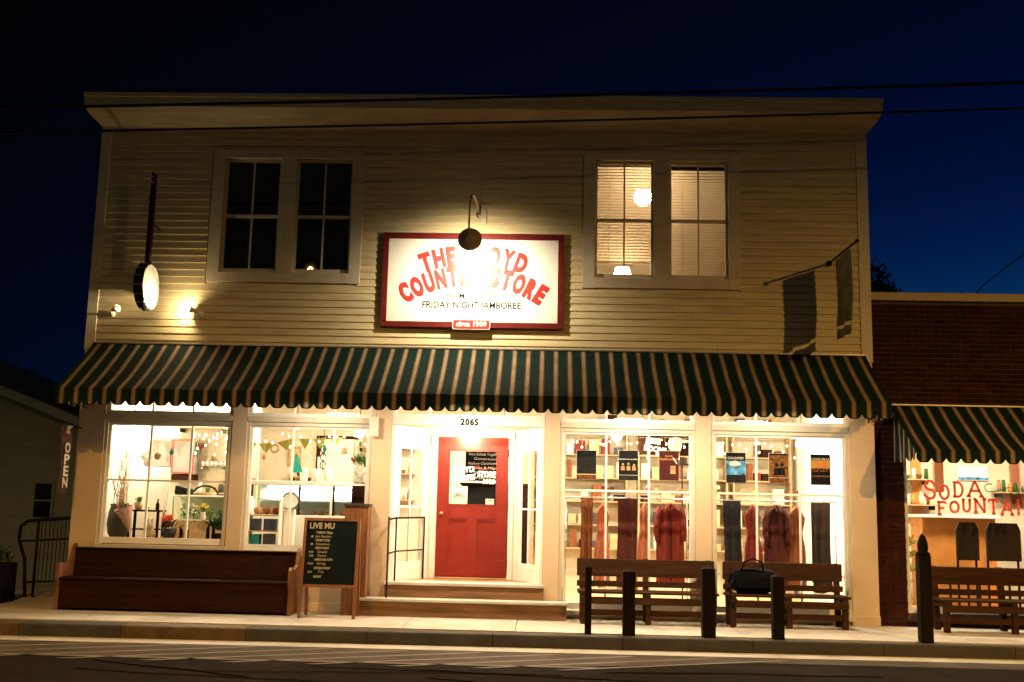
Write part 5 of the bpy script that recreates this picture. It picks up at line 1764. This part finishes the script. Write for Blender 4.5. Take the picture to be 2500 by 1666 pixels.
def blanket(label, x0, x1, zb, mat, seed, y=.72):
    """a blanket folded over the rail, both falls hanging in soft folds"""
    rnd = random.Random(seed)
    g = thing('blanket', label, 'blanket', 'blankets hanging in the poster windows')
    nx = 36
    p1, p2, p3 = rnd.uniform(0, 6), rnd.uniform(0, 6), rnd.uniform(5, 8)
    for nm, side, zl in (('front_fall', -1, zb), ('back_fall', 1, zb + rnd.uniform(.1, .3))):
        mb = MB()
        nz = 16
        for j in range(nz + 1):
            t = j / nz
            for i in range(nx + 1):
                u = i / nx
                f_ = .022 * t ** .6 * math.sin(p3 * 2 * u + p1) + .010 * math.sin(17 * u + p2) * t
                pull = .012 * math.sin(math.pi * t) * (1 if u > .5 else -1) * abs(2 * u - 1)
                if j == 0: yy, zz = y, 1.836
                else: yy, zz = y + side * (.014 + .02 * t) + f_, 1.832 - (1.832 - zl) * t + .012 * math.sin(6 * u + p2) * t
                mb.v.append((x0 + (x1 - x0) * u - pull + .01 * math.sin(3 * t + p1), yy, zz))
        for j in range(nz):
            for i in range(nx):
                mb.f.append((j * (nx + 1) + i, j * (nx + 1) + i + 1, (j + 1) * (nx + 1) + i + 1, (j + 1) * (nx + 1) + i))
        mb.build(nm, mat, g, True)
    fr_ = MB()
    for k in range(26):
        x = x0 + (x1 - x0) * (k + .5) / 26
        fr_.tube([(x, y - .035, zb + .01), (x + rnd.uniform(-.006, .006), y - .037, zb - .05)], .003, 4)
    fr_.build('fringe', mat, g)
    return g


blanket('rust-brown blanket hanging at the left end of the left poster window', .50, .70, .50, 'cloth_brown', 1)
garment('orange-tan dress hanging beside the rust-brown blanket', .86, .22, .45, 'cloth_salmon', 2, .78, 'dress')
blanket('dark maroon blanket hanging in the middle of the left poster window', 1.08, 1.40, .46, 'cloth_maroon', 3)
garment('salmon pink dress hanging right of the maroon blanket', 1.52, .17, .62, 'cloth_salmon', 4, .79, 'dress')
garment('large red-brown coat hanging at the right of the left poster window', 1.91, .42, .52, 'cloth_red', 5)
blanket('navy blanket hanging at the left of the right poster window', 2.74, 3.02, .55, 'cloth_navy', 6)
garment('bright red dress hanging beside the navy blanket', 3.20, .26, .45, 'cloth_red', 7, .79, 'dress')
garment('wide maroon coat hanging in the middle of the right poster window', 3.56, .34, .60, 'cloth_maroon', 8)
garment('rust-brown dress hanging right of the wide maroon coat', 3.88, .28, .5, 'cloth_brown', 9, .79, 'dress')
blanket('dark brown blanket hanging at the right end of the right poster window', 4.10, 4.40, .44, 'cloth_dark', 10)

# back shelves with goods
cols = [('cloth_red', 'red'), ('lightwood', 'tan'), ('darkgrey', 'dark grey'), ('paper', 'white'), ('burlap', 'straw'), ('wood', 'dark brown'), ('cloth_brown', 'rust-brown'), ('cloth_cream', 'cream')]
rnd = random.Random(21)
for q, (a, b) in enumerate(((-.3, 1.5), (1.7, 3.4), (3.5, 4.6))):
    u = thing('shelving', ['wide wooden shelving behind the left three posters', 'wide wooden shelving behind the right three posters', 'narrow wooden shelving by the right end wall'][q], 'shelving', 'wooden shelving at the back of the shop')
    for x in (a, b - .03):
        box('side_board', 'lightwood', u, x, x + .03, 4.3, 4.69, FL2 + .001, 3.2, .003)
    for k in range(6):
        zz = .9 + k * .44
        nth = 0
        box('shelf_board', 'lightwood', u, a + .031, b - .031, 4.31, 4.69, zz, zz + .025, .003)
        x = a + .06
        while x < b - .2:
            w, h_ = rnd.uniform(.08, .2), rnd.uniform(.12, .34)
            m_, cn = rnd.choice(cols)
            if rnd.random() < .8 and x + w < b - .04:
                o = box('packet', m_, None, x, x + w, 4.36, 4.36 + rnd.uniform(.1, .25), zz + .026, zz + .026 + h_, .005)
                nth += 1
                tag(o, '%s packet, number %s along the %s shelf of the %s' % (cn, ['one', 'two', 'three', 'four', 'five', 'six', 'seven', 'eight', 'nine', 'ten', 'eleven', 'twelve'][nth - 1], ['bottom', 'second', 'third', 'fourth', 'fifth', 'top'][k], ['left shelving', 'middle shelving', 'narrow right shelving'][q]), 'packet', '%s packets on the back shelving' % cn)
            x += w + rnd.uniform(.02, .1)

# rest rooms sign with a pointing hand
rs = thing('rest_rooms_sign', 'brown hanging board lettered REST ROOMS with a cream pointing hand', 'sign')
box('board', 'wood', rs, 1.42, 2.30, .98, 1.0, 2.52, 2.84, .004)
text('lettering', 'REST', .12, 'signwhite', rs, (1.68, .978, 2.70), .003, .006, .26, (0, R(8), 0))
text('lettering', 'ROOMS', .12, 'signwhite', rs, (1.70, .978, 2.57), .003, .006, .36, (0, R(8), 0))
mb = MB()
hand = [(2.28, 2.76), (2.12, 2.775), (2.10, 2.80), (2.02, 2.81), (1.93, 2.79), (1.905, 2.72), (1.91, 2.64), (1.95, 2.585), (2.04, 2.57), (2.11, 2.60), (2.125, 2.66), (2.13, 2.72), (2.28, 2.725)]
mb.prism(hand, 1, .962, .978)
for k in range(3):
    ribbon(mb, [(1.99 + .03 * i, 2.70 - .04 * k + .006 * math.sin(i * 1.5)) for i in range(5)], .028, .955, .008)
mb.build('pointing_hand', 'signwhite', rs)
for x in (1.5, 2.2):
    MB().tube([(x, .99, 2.84), (x, .99, 3.7)], .004, 4).build('chain', 'iron', rs)
hat = thing('hat_stand', 'dark hat on a stand behind the third poster', 'hat')
MB().lathe([(.15, 2.36), (.155, 2.37), (.08, 2.385), (.075, 2.46), (.05, 2.49), (0, 2.48)], 20, Matrix.Translation((2.12, .9, 0))).build('hat', 'cloth_dark', hat, True)
MB().tube([(2.12, .9, FL2), (2.12, .9, 2.37)], .012, 8).build('stem', 'iron', hat, True)
MB().lathe([(.14, FL2 + .001), (.14, FL2 + .02), (.0, FL2 + .03)], 16, Matrix.Translation((2.12, .9, 0))).build('foot', 'iron', hat, True)

# posters in the windows
sky_m = pm('poster_sky', (0.10, 0.30, 0.62), .7, .9, 9, 0, spec=.08)
crowd_m = pm('poster_crowd', (0.20, 0.08, 0.02), .7, .8, 30, 0, spec=.08)
band_m = pm('poster_brown', (0.16, 0.06, 0.02), .7, .9, 24, 0, spec=.08)
charc = pm('poster_charcoal', (0.02, 0.018, 0.018), .7, .4, 12, 0, spec=.08)
M.update(sky_m=sky_m, crowd_m=crowd_m, band_m=band_m, charc=charc)


def poster(label, x0, x1, z0, z1, base, build):
    p = thing('poster', label, 'poster', 'posters taped inside the shop windows')
    box('sheet', 'paper', p, x0 - .004, x1 + .004, .090, .0925, z0 - .004, z1 + .004, .0003)
    box('print', base, p, x0, x1, .0885, .0898, z0, z1, .0002)
    build(p, x0, x1, z0, z1)


def pr(p, m_, x0, x1, z0, z1):
    box('printed_patch', m_, p, x0, x1, .0872, .0883, z0, z1, .0001)


def pt(p, s, size, m_, x, zz, w=None):
    text('printed_lettering', s, size, m_, p, (x, .0868, zz), .0003, .001, w)


def heads(p, m_, x0, x1, zz, n, r):
    mb = MB()
    for k in range(n):
        x = x0 + (x1 - x0) * (k + .5) / n
        mb.lathe([(0, -.0004), (r, 0), (0, .0004)], 10, Matrix.Translation((x, .0868, zz + .01 * math.sin(k * 2.3))) @ Matrix.Rotation(R(90), 4, 'X'))
        mb.prism([(x - r * 1.7, zz - r * 5), (x + r * 1.7, zz - r * 5), (x + r * 1.4, zz - r * 1.4), (x - r * 1.4, zz - r * 1.4)], 1, .0866, .087)
    mb.build('printed_figures', m_, p)


def P1(p, a, b, c, d): pr(p, 'band_m', a, b, c, c + .07); pr(p, 'burlap', a, b, c + .07, c + .085); pr(p, 'black', a, b, d - .10, d)
def P2(p, a, b, c, d):
    pt(p, 'SATURDAY OCT 19  7:00 PM', .02, 'paper', (a + b) / 2, c + .31, .26); heads(p, 'bread', a + .02, b - .02, c + .24, 3, .018); pr(p, 'charc', a, b, c, c + .07); pr(p, 'paper', a, b, c + .075, c + .08)
def P3(p, a, b, c, d):
    pt(p, 'FLOYD', .03, 'gold', (a + b) / 2, d - .09, .12); pt(p, 'RADIO SHOW', .04, 'gold', (a + b) / 2, d - .14, .26); pr(p, 'lightwood', a + .17, b - .05, c + .1, c + .22)
    mb = MB(); ribbon(mb, [(a + .21 + .012 * i, d - .10 - .018 * i) for i in range(6)], .02, .0862, .0008); mb.build('printed_figure', 'paper', p)
def P4(p, a, b, c, d):
    pr(p, 'sky_m', a, b, c + .12, c + .33); pr(p, 'charc', a, b, c, c + .10); pt(p, 'COUNTRY', .05, 'paper', (a + b) / 2, d - .10, .25)
    mb = MB(); mb.ball((a + .13, .0872, c + .29), .06, 14, 8, (1.5, .01, .7), .12); mb.build('printed_cloud', 'paper', p)
def P5(p, a, b, c, d): pr(p, 'crowd_m', a, b, c + .08, d - .03); pr(p, 'band_m', a, b, c, c + .075); pr(p, 'paper', a, b, c + .076, c + .082); heads(p, 'black', a + .08, b - .06, c + .27, 2, .03)
def P6(p, a, b, c, d): pr(p, 'gold', a, b, c + .25, c + .37); pr(p, 'crowd_m', a, b, c + .12, c + .25); heads(p, 'black', a + .01, b - .01, c + .22, 6, .016); pt(p, 'LOSSE BILLS', .04, 'paper', (a + b) / 2, d - .08, .26)


poster('charcoal poster with a brown foot band, leftmost in the left poster window', .425, .722, 2.08, 2.52, 'charc', P1)
poster('black poster with three faces under a line of white lettering', 1.062, 1.356, 2.08, 2.53, 'black', P2)
poster('maroon poster lettered RADIO SHOW', 1.674, 1.972, 2.09, 2.535, 'cloth_maroon', P3)
poster('poster lettered COUNTRY over a blue sky with a white cloud', 2.685, 2.982, 2.075, 2.53, 'black', P4)
poster('mottled brown poster with two dark figures, middle of the right window', 3.33, 3.623, 2.085, 2.53, 'charc', P5)
poster('poster with a row of dark figures against an orange sky', 3.957, 4.25, 2.07, 2.525, 'black', P6)

# things seen through the door: chalked menu, counter, dark coat
mn = thing('menu_board', 'black chalked menu board seen through the glass of the red door', 'menu board')
box('panel', 'chalk', mn, -1.40, -.72, 1.7, 1.73, 2.06, 2.64, .004)
for k, s in enumerate(('The Pick Ups', 'New Ballads Together', 'Governors', 'Mallory Clockwork', 'Tunes & Maps', 'The Chaptens', 'Open Jam Circle')):
    text('chalk_lettering', s, .062, 'signwhite', mn, (-1.10 + .02 * (k % 3), 1.6965, 2.565 - k * .076), .0008, 0, .28 + .012 * len(s), (0, R(-1 + k % 3), 0))
for x in (-1.28, -.76):
    MB().tube([(x, 1.715, 2.64), (x, 1.715, 3.7)], .004, 4).build('chain', 'iron', mn)
cn = thing('shop_counter', 'dark shop counter behind the red door', 'counter')
box('front', 'black', cn, -1.47, -.35, 2.0, 2.6, FLOOR, 2.0, .006)
box('top', 'wood', cn, -1.5, -.3, 1.95, 2.65, 2.001, 2.04, .006)


# ------------------------------------------------------------------ brick building on the right
bb = thing('brick_building', 'low dark red brick building with a metal coping, right of the store', 'building')
BF = 0.06
BX0, BX1 = 4.915, 12.0
WX0, WX1, WZ0, WZ1 = 5.335, 9.6, 0.22, 3.2
holes(MB(), BX0, BX1, 0.02, 4.9, BF + .012, BF + .3, [(WX0, WX1, WZ0, WZ1)]).build('mortar_bed', 'mortar', bb)
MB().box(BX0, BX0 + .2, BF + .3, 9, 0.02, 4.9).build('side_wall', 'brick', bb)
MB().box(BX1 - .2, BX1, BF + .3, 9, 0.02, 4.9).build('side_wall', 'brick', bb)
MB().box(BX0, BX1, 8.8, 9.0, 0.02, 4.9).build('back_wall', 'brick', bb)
MB().box(BX0 + .2, BX1 - .2, BF + .3, 8.8, 4.5, 4.6).build('roof', 'roof', bb)
cop = box('coping', 'bronze', bb, BX0 - .03, BX1 + .04, BF - .06, BF + .34, 4.905, 5.035, .008)
for k in range(4):
    box('coping_joint', 'bronze', cop, 6.35 + 1.5 * k, 6.39 + 1.5 * k, BF - .066, BF + .345, 4.90, 5.04, .004)
BL, BH, JT = .2, .065, .0105
brick_meshes = []
for mname in ('brick', 'brick2'):
    for v in range(2):
        me = MB().box(-BL / 2, BL / 2, 0, .03, 0, BH, .004 + .001 * v).mesh('brick')
        me.materials.append(M[mname])
        brick_meshes.append(me)
rnd = random.Random(3)
cells = []
nc = int((4.9 - .03) / (BH + JT))
for r in range(nc):
    z0 = .03 + r * (BH + JT)
    x = BX0 + (0 if r % 2 else -(BL + JT) / 2)
    while x < BX1:
        a, b = max(x, BX0), min(x + BL, BX1)
        x += BL + JT
        if z0 + BH > WZ0 - .05 and z0 < WZ1:
            if a >= WX0 and b <= WX1: continue
            if a < WX0 < b: b = WX0
            elif a < WX1 < b: a = WX1
        if b - a > .03:
            cells.append((a, b, z0))
vis = [c for c in cells if c[0] < 7.35 and c[2] > 1.25]
vis.sort(key=lambda c: (abs(c[2] - 3.6) + max(0, c[0] - 6) * .8))
vis = set(vis[:300])
rest = MB()
for c in cells:
    a, b, z0 = c
    dy = rnd.uniform(-.004, .002)
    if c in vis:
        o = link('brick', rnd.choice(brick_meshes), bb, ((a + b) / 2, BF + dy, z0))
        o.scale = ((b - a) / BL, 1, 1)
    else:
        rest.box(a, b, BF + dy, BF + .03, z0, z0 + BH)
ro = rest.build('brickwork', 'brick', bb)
ro['kind'] = 'stuff'
awning('shorter green and cream striped awning on the brick building', 5.17, 9.9, -1.02, 3.29, 2.56, 2.385, BF - .03, .2093, True)
# shop window of the brick building
sw_ = link('shop_window', None, bb)
f = MB()
f.box(WX0 + .001, WX0 + .05, BF + .02, BF + .12, WZ0, WZ1).box(WX1 - .05, WX1 - .001, BF + .02, BF + .12, WZ0, WZ1).box(WX0 + .05, WX1 - .05, BF + .02, BF + .12, WZ1 - .06, WZ1 - .001).box(WX0 + .05, WX1 - .05, BF + .02, BF + .12, WZ0 + .001, WZ0 + .1)
f.box(7.6, 7.66, BF + .02, BF + .12, WZ0 + .1, WZ1 - .06)
f.build('frame', 'white', sw_)
for a, b in ((WX0 + .05, 7.6), (7.66, WX1 - .05)):
    MB().box(a - .01, b + .01, BF + .06, BF + .065, WZ0 + .09, WZ1 - .05).build('pane', 'glass', sw_)
# interior
MB().box(BX0 + .2, BX1 - .2, BF + .31, 4.5, .03, .10).build('interior_floor', 'intfloor', bb)
MB().box(BX0 + .2, BX1 - .2, 3.4, 3.5, .101, 3.6).build('interior_back_wall', 'intwall', bb)
MB().box(BX0 + .2, BX1 - .2, BF + .31, 4.5, 3.601, 3.7).build('interior_ceiling', 'intwhite', bb)
MB().box(BX0 + .201, BX0 + .22, BF + .31, 3.39, .101, 3.6).build('interior_side_wall', 'intwhite', bb)
for x, nm in ((6.1, 'nearest the brick pier'), (7.9, 'farther right')):
    c_ = thing('ceiling_light', 'long bright ceiling light in the soda fountain, ' + nm, 'light', 'ceiling lights in the soda fountain')
    MB().box(x - .6, x + .6, 1.3, 1.5, 3.53, 3.6, .01).build('housing', 'intwhite', c_)
    MB().box(x - .57, x + .57, 1.32, 1.48, 3.50, 3.529, .008).build('diffuser', cg, c_)
    lamp('tube_light', 'AREA', c_, (x, 1.4, 3.48), 150, (1.0, 0.84, 0.58), shape='RECTANGLE', size=1.2, size_y=.25)

# painted lettering on the glass
GL = {
    'S': [arc(.5, .74, .34, .22, 20, 270), arc(.5, .29, .36, .23, 90, -160), [(.82, .82), (.86, .70)], [(.14, .33), (.10, .18)]],
    'O': [arc(.5, .5, .40, .46, 0, 360, 22)],
    'D': [[(.22, .04), (.22, .96)], [(.05, .96), (.45, .96)] + arc(.45, .5, .42, .46, 90, -90) + [(.05, .04)]],
    'A': [[(.08, .03), (.50, .97)], [(.50, .97), (.92, .03)], [(.24, .36), (.76, .36)], [(-.04, .03), (.24, .03)], [(.74, .03), (1.04, .03)]],
    'F': [[(.24, .04), (.24, .96)], [(.06, .96), (.86, .96), (.88, .78)], [(.24, .52), (.66, .52), (.66, .62)], [(.06, .04), (.46, .04)]],
    'U': [[(.18, .96), (.18, .36)] + arc(.5, .36, .32, .32, 180, 360) + [(.82, .96)], [(.02, .96), (.36, .96)], [(.66, .96), (.98, .96)]],
    'N': [[(.16, .04), (.16, .96)], [(.16, .96), (.84, .04)], [(.84, .04), (.84, .96)], [(.0, .04), (.34, .04)], [(.68, .96), (1.0, .96)], [(.0, .96), (.18, .96)]],
    'T': [[(.5, .04), (.5, .96)], [(.06, .78), (.08, .96), (.92, .96), (.94, .78)], [(.32, .04), (.68, .04)]],
    'I': [[(.5, .04), (.5, .96)], [(.3, .96), (.7, .96)], [(.3, .04), (.7, .04)]],
}
soda = thing('window_lettering', 'red outlined lettering SODA FOUNTAIN with a green scroll on the right window', 'lettering')


def paint(chs, x, z, w, h, slope=0.0, bow=0.0):
    outer, inner = MB(), MB()
    for st_ in GL[chs]:
        pts = [(x + p[0] * w, z + p[1] * h) for p in st_]
        ribbon(outer, pts, .036, BF + .050)
        ribbon(inner, pts, .017, BF + .0465)
    o = outer.build('letter', 'sodared', soda)
    inner.build('letter_fill', 'sodafill', o)


paint('S', 5.63, 1.885, .20, .29)
paint('O', 5.86, 1.89, .165, .22)
paint('D', 6.06, 1.93, .18, .23)
paint('A', 6.28, 1.94, .24, .25)
xx = 5.82
for chs, w, z, h in (('F', .16, 1.66, .20), ('O', .155, 1.70, .17), ('U', .15, 1.715, .19), ('N', .19, 1.70, .22), ('T', .15, 1.69, .22), ('A', .19, 1.68, .22), ('I', .09, 1.69, .22), ('N', .18, 1.69, .22)):
    paint(chs, xx, z, w, h)
    xx += w + .028
mb = MB()
ribbon(mb, arc(6.62, 2.08, .075, .06, 60, 260) + [(6.70, 2.03), (6.80, 2.06), (6.90, 2.09), (6.98, 2.08)] + arc(6.98, 2.035, .07, .045, 90, -180), .016, BF + .05)
mb.build('scroll', 'leaf', soda)

# soda fountain furniture
sc_ = thing('soda_counter', 'orange-fronted counter with a pale top behind the lettered window', 'counter')
box('front', 'gold', sc_, 6.2, 7.4, 1.9, 2.5, .101, 1.62, .006)
box('top', 'intwhite', sc_, 6.15, 7.45, 1.82, 2.55, 1.621, 1.67, .006)
for q, (x, w) in enumerate(((6.50, .34), (7.05, .52))):
    ch_ = thing('chair', ['narrow dark high-backed chair beside the soda counter', 'broad dark high-backed chair at the right of the soda window'][q], 'chair', 'dark chairs in the soda fountain')
    mb = MB()
    mb.prism([(x - w / 2, .98), (x + w / 2, .98), (x + w / 2, 1.45), (x + w / 2 - .05, 1.56), (x - w / 2 + .05, 1.56), (x - w / 2, 1.45)], 1, .74, .79)
    mb.build('backrest', 'cloth_dark', ch_)
    box('seat', 'cloth_dark', ch_, x - w / 2, x + w / 2, .80, 1.2, .80, .86, .02)
    for sx in (-1, 1):
        for yy in (.8, 1.16):
            box('leg', 'iron', ch_, x + sx * (w / 2 - .03) - .015, x + sx * (w / 2 - .03) + .015, yy, yy + .03, .101, .7995, .003)
        box('back_post', 'iron', ch_, x + sx * (w / 2 - .03) - .015, x + sx * (w / 2 - .03) + .015, .795, .825, .861, 1.4, .003)
mb_ = thing('wall_menu', 'pale blue and white menu panel on the soda fountain wall', 'menu board')
box('panel', 'intwhite', mb_, 7.35, 7.9, 3.36, 3.399, 2.3, 2.55, .004)
box('header', 'sky_m', mb_, 7.36, 7.89, 3.355, 3.3595, 2.31, 2.36, .001)
for q, (x, z0, m_, s) in enumerate(((6.55, 1.7, 'gold', 'orange'), (6.95, 2.1, 'cloth_brown', 'rust-brown'), (8.3, 1.9, 'cloth_salmon', 'salmon'))):
    o = thing('wall_panel', '%s narrow painted panel on the soda fountain back wall' % s, 'panel', 'painted panels in the soda fountain')
    box('board', m_, o, x, x + .16, 3.37, 3.399, z0, z0 + 1.0, .003)
    box('rim', 'lightwood', o, x - .015, x - .001, 3.36, 3.399, z0, z0 + 1.0, .002)
yp = thing('potted_plant', 'yellowish leafy plant just inside the soda window by the brick pier', 'plant')
MB().lathe([(.09, .10), (.13, .35), (.12, .35), (0, .33)], 18, Matrix.Translation((5.5, .75, 0))).build('pot', 'gold', yp, True)
mb = MB()
for k in range(5):
    leaves(mb, (5.5 + random.uniform(-.08, .08), .75, .6 + .2 * k), 40, .09, .18, .02, .8)
mb.tube([(5.5, .75, .3), (5.51, .75, 1.5)], .012, 6)
mb.build('leaves', 'cloth_olive', yp)

# ------------------------------------------------------------------ grey building set back on the left
lb_ = thing('grey_building', 'dark grey building with a sloping roof edge, set back at far left', 'building')
MB().prism([(-20, -.2), (-8.0, -.2), (-8.0, 2.55), (-20, 7.0)], 1, 5.0, 12).build('wall', 'offwall', lb_)
MB().prism([(-20.2, 7.10), (-7.7, 2.46), (-7.7, 2.66), (-20.2, 7.30)], 1, 4.75, 12.2).build('roof', 'roof', lb_)
MB().prism([(-20.2, 7.08), (-7.7, 2.44), (-7.7, 2.62), (-20.2, 7.26)], 1, 4.70, 4.749).build('fascia', 'offwall', lb_)
wd = link('window', None, lb_)
for a, b, c, d in ((-10.29, -10.24, 1.2, 1.97), (-9.90, -9.85, 1.2, 1.97), (-10.24, -9.90, 1.2, 1.25), (-10.24, -9.90, 1.92, 1.97), (-10.24, -9.90, 1.57, 1.60)):
    box('frame', 'offwall', wd, a, b, 4.95, 4.999, c, d, .003)
MB().box(-10.24, -9.90, 4.985, 4.995, 1.25, 1.92).build('pane', 'darkglass', wd)

# black ramp railing at the left
rl = thing('railing', 'black metal ramp railing with thin bars beside the store corner', 'railing')
MB().tube([(-8.36, 1.0, 0.02), (-8.42, 1.0, .65), (-8.54, 1.0, .95), (-8.53, 1.0, 1.16), (-8.43, 1.0, 1.25), (-8.28, 1.0, 1.27), (-7.5, 1.0, 1.33)], .028, 8).build('top_rail', 'iron', rl, True)
MB().tube([(-8.50, 1.0, .93), (-7.5, 1.0, 1.0)], .016, 8).build('mid_rail', 'iron', rl, True)
MB().tube([(-8.42, 1.0, .28), (-7.5, 1.0, .33)], .016, 8).build('bottom_rail', 'iron', rl, True)
MB().tube([(-8.24, 1.0, 0.02), (-8.24, 1.0, 1.27)], .024, 8).build('post', 'iron', rl, True)
for k in range(11):
    x = -8.18 + k * .065
    MB().tube([(x, 1.0, .295 + .003 * k), (x, 1.0, 1.27)], .007, 5).build('bar', 'iron', rl)
for q, (x, y, w, d, h) in enumerate(((-8.55, .2, .6, .5, .62), (-9.3, .6, .5, .5, .45))):
    pl_ = thing('planter', ['taller dark wooden planter box in the shadow left of the pew', 'lower dark planter box at the far left edge'][q], 'planter', 'dark planters left of the store')
    for k in range(5):
        z0 = gz(.2) + k * (h / 5)
        box('slat', 'postwood', pl_, x - w / 2, x + w / 2, y - d / 2, y - d / 2 + .03, z0, z0 + h / 5 - .008, .004)
    MB().box(x - w / 2 + .01, x + w / 2 - .01, y - d / 2 + .031, y + d / 2, gz(.2), gz(.2) + h - .03).build('box', 'postwood', pl_)
    mb = MB(); leaves(mb, (x, y, gz(.2) + h), 160, .22, .2, .018, 1.0); mb.build('leaves', 'leafdark', pl_)

# ------------------------------------------------------------------ tree behind the brick building
tr = thing('tree', 'dark leafy tree rising behind the brick building', 'tree')
mb = MB()
mb.tube([(11.6, 25, -.2), (11.7, 25, 3), (11.65, 25.1, 6), (11.8, 25, 8.5)], [.35, .28, .2, .1], 10)
rnd = random.Random(5)
limbs = []
for k in range(9):
    a = k * .7
    p0 = Vector((11.68, 25, 4.5 + .4 * k))
    p1 = p0 + Vector((math.cos(a) * 1.3, math.sin(a) * 1.3, .9))
    p2 = p1 + Vector((math.cos(a) * .6, math.sin(a) * .6, .7))
    mb.tube([p0, p1, p2], [.1, .06, .025], 6)
    limbs.append(p2)
mb.build('trunk', 'bark', tr, True)
mb = MB()
cl = [(11.7, 25, 10.2, 1.1), (12.6, 25.2, 9.9, .8), (13.0, 25, 10.2, .45), (12.35, 24.8, 10.8, .65), (10.6, 25, 9.8, 1.2), (11.4, 25, 8.2, 1.6), (12.9, 25.2, 8.9, .9), (13.15, 24.9, 9.6, .5), (9.9, 25, 8.4, 1.2)]
for x, y, z0, r in cl:
    for k in range(int(620 * r)):
        d = Vector((rnd.gauss(0, 1), rnd.gauss(0, 1), rnd.gauss(0, 1))).normalized() * r * rnd.uniform(.45, 1.08)
        p = Vector((x, y, z0)) + d
        u_ = Vector((rnd.gauss(0, 1), rnd.gauss(0, 1), rnd.gauss(0, 1))).normalized()
        v_ = u_.cross(Vector((rnd.gauss(0, 1), rnd.gauss(0, 1), rnd.gauss(0, 1)))).normalized()
        s = rnd.uniform(.06, .12)
        mb.add([p - u_ * s, p + v_ * s * .6, p + u_ * s, p - v_ * s * .6], [(0, 1, 2, 3)])
mb.build('crown', 'leafdark', tr)

# ------------------------------------------------------------------ overhead wires
def wire(label, pts, r):
    o = MB().tube(pts, r, 6).build('power_line', 'black', None, True)
    tag(o, label, 'power line', 'overhead wires')


def span(x0, z0, x1, z1, y, sag, n=40):
    return [(x0 + (x1 - x0) * i / n, y, z0 + (z1 - z0) * i / n - sag * 4 * (i / n) * (1 - i / n)) for i in range(n + 1)]


wire('upper thick black wire crossing above the cornice and the sky', span(-24, 6.65, 24, 8.35, -2.4, .30), .021)
wire('lower thick black wire crossing in front of the cornice', span(-24, 6.30, 24, 7.98, -2.4, .30), .016)
wire('thin black wire rising from the brick building roof to the right', [(6.75, 1.0, 5.02), (7.0, 1.0, 5.36), (7.5, 1.02, 5.76), (8.2, 1.05, 6.25), (10, 1.1, 7.6)], .012)
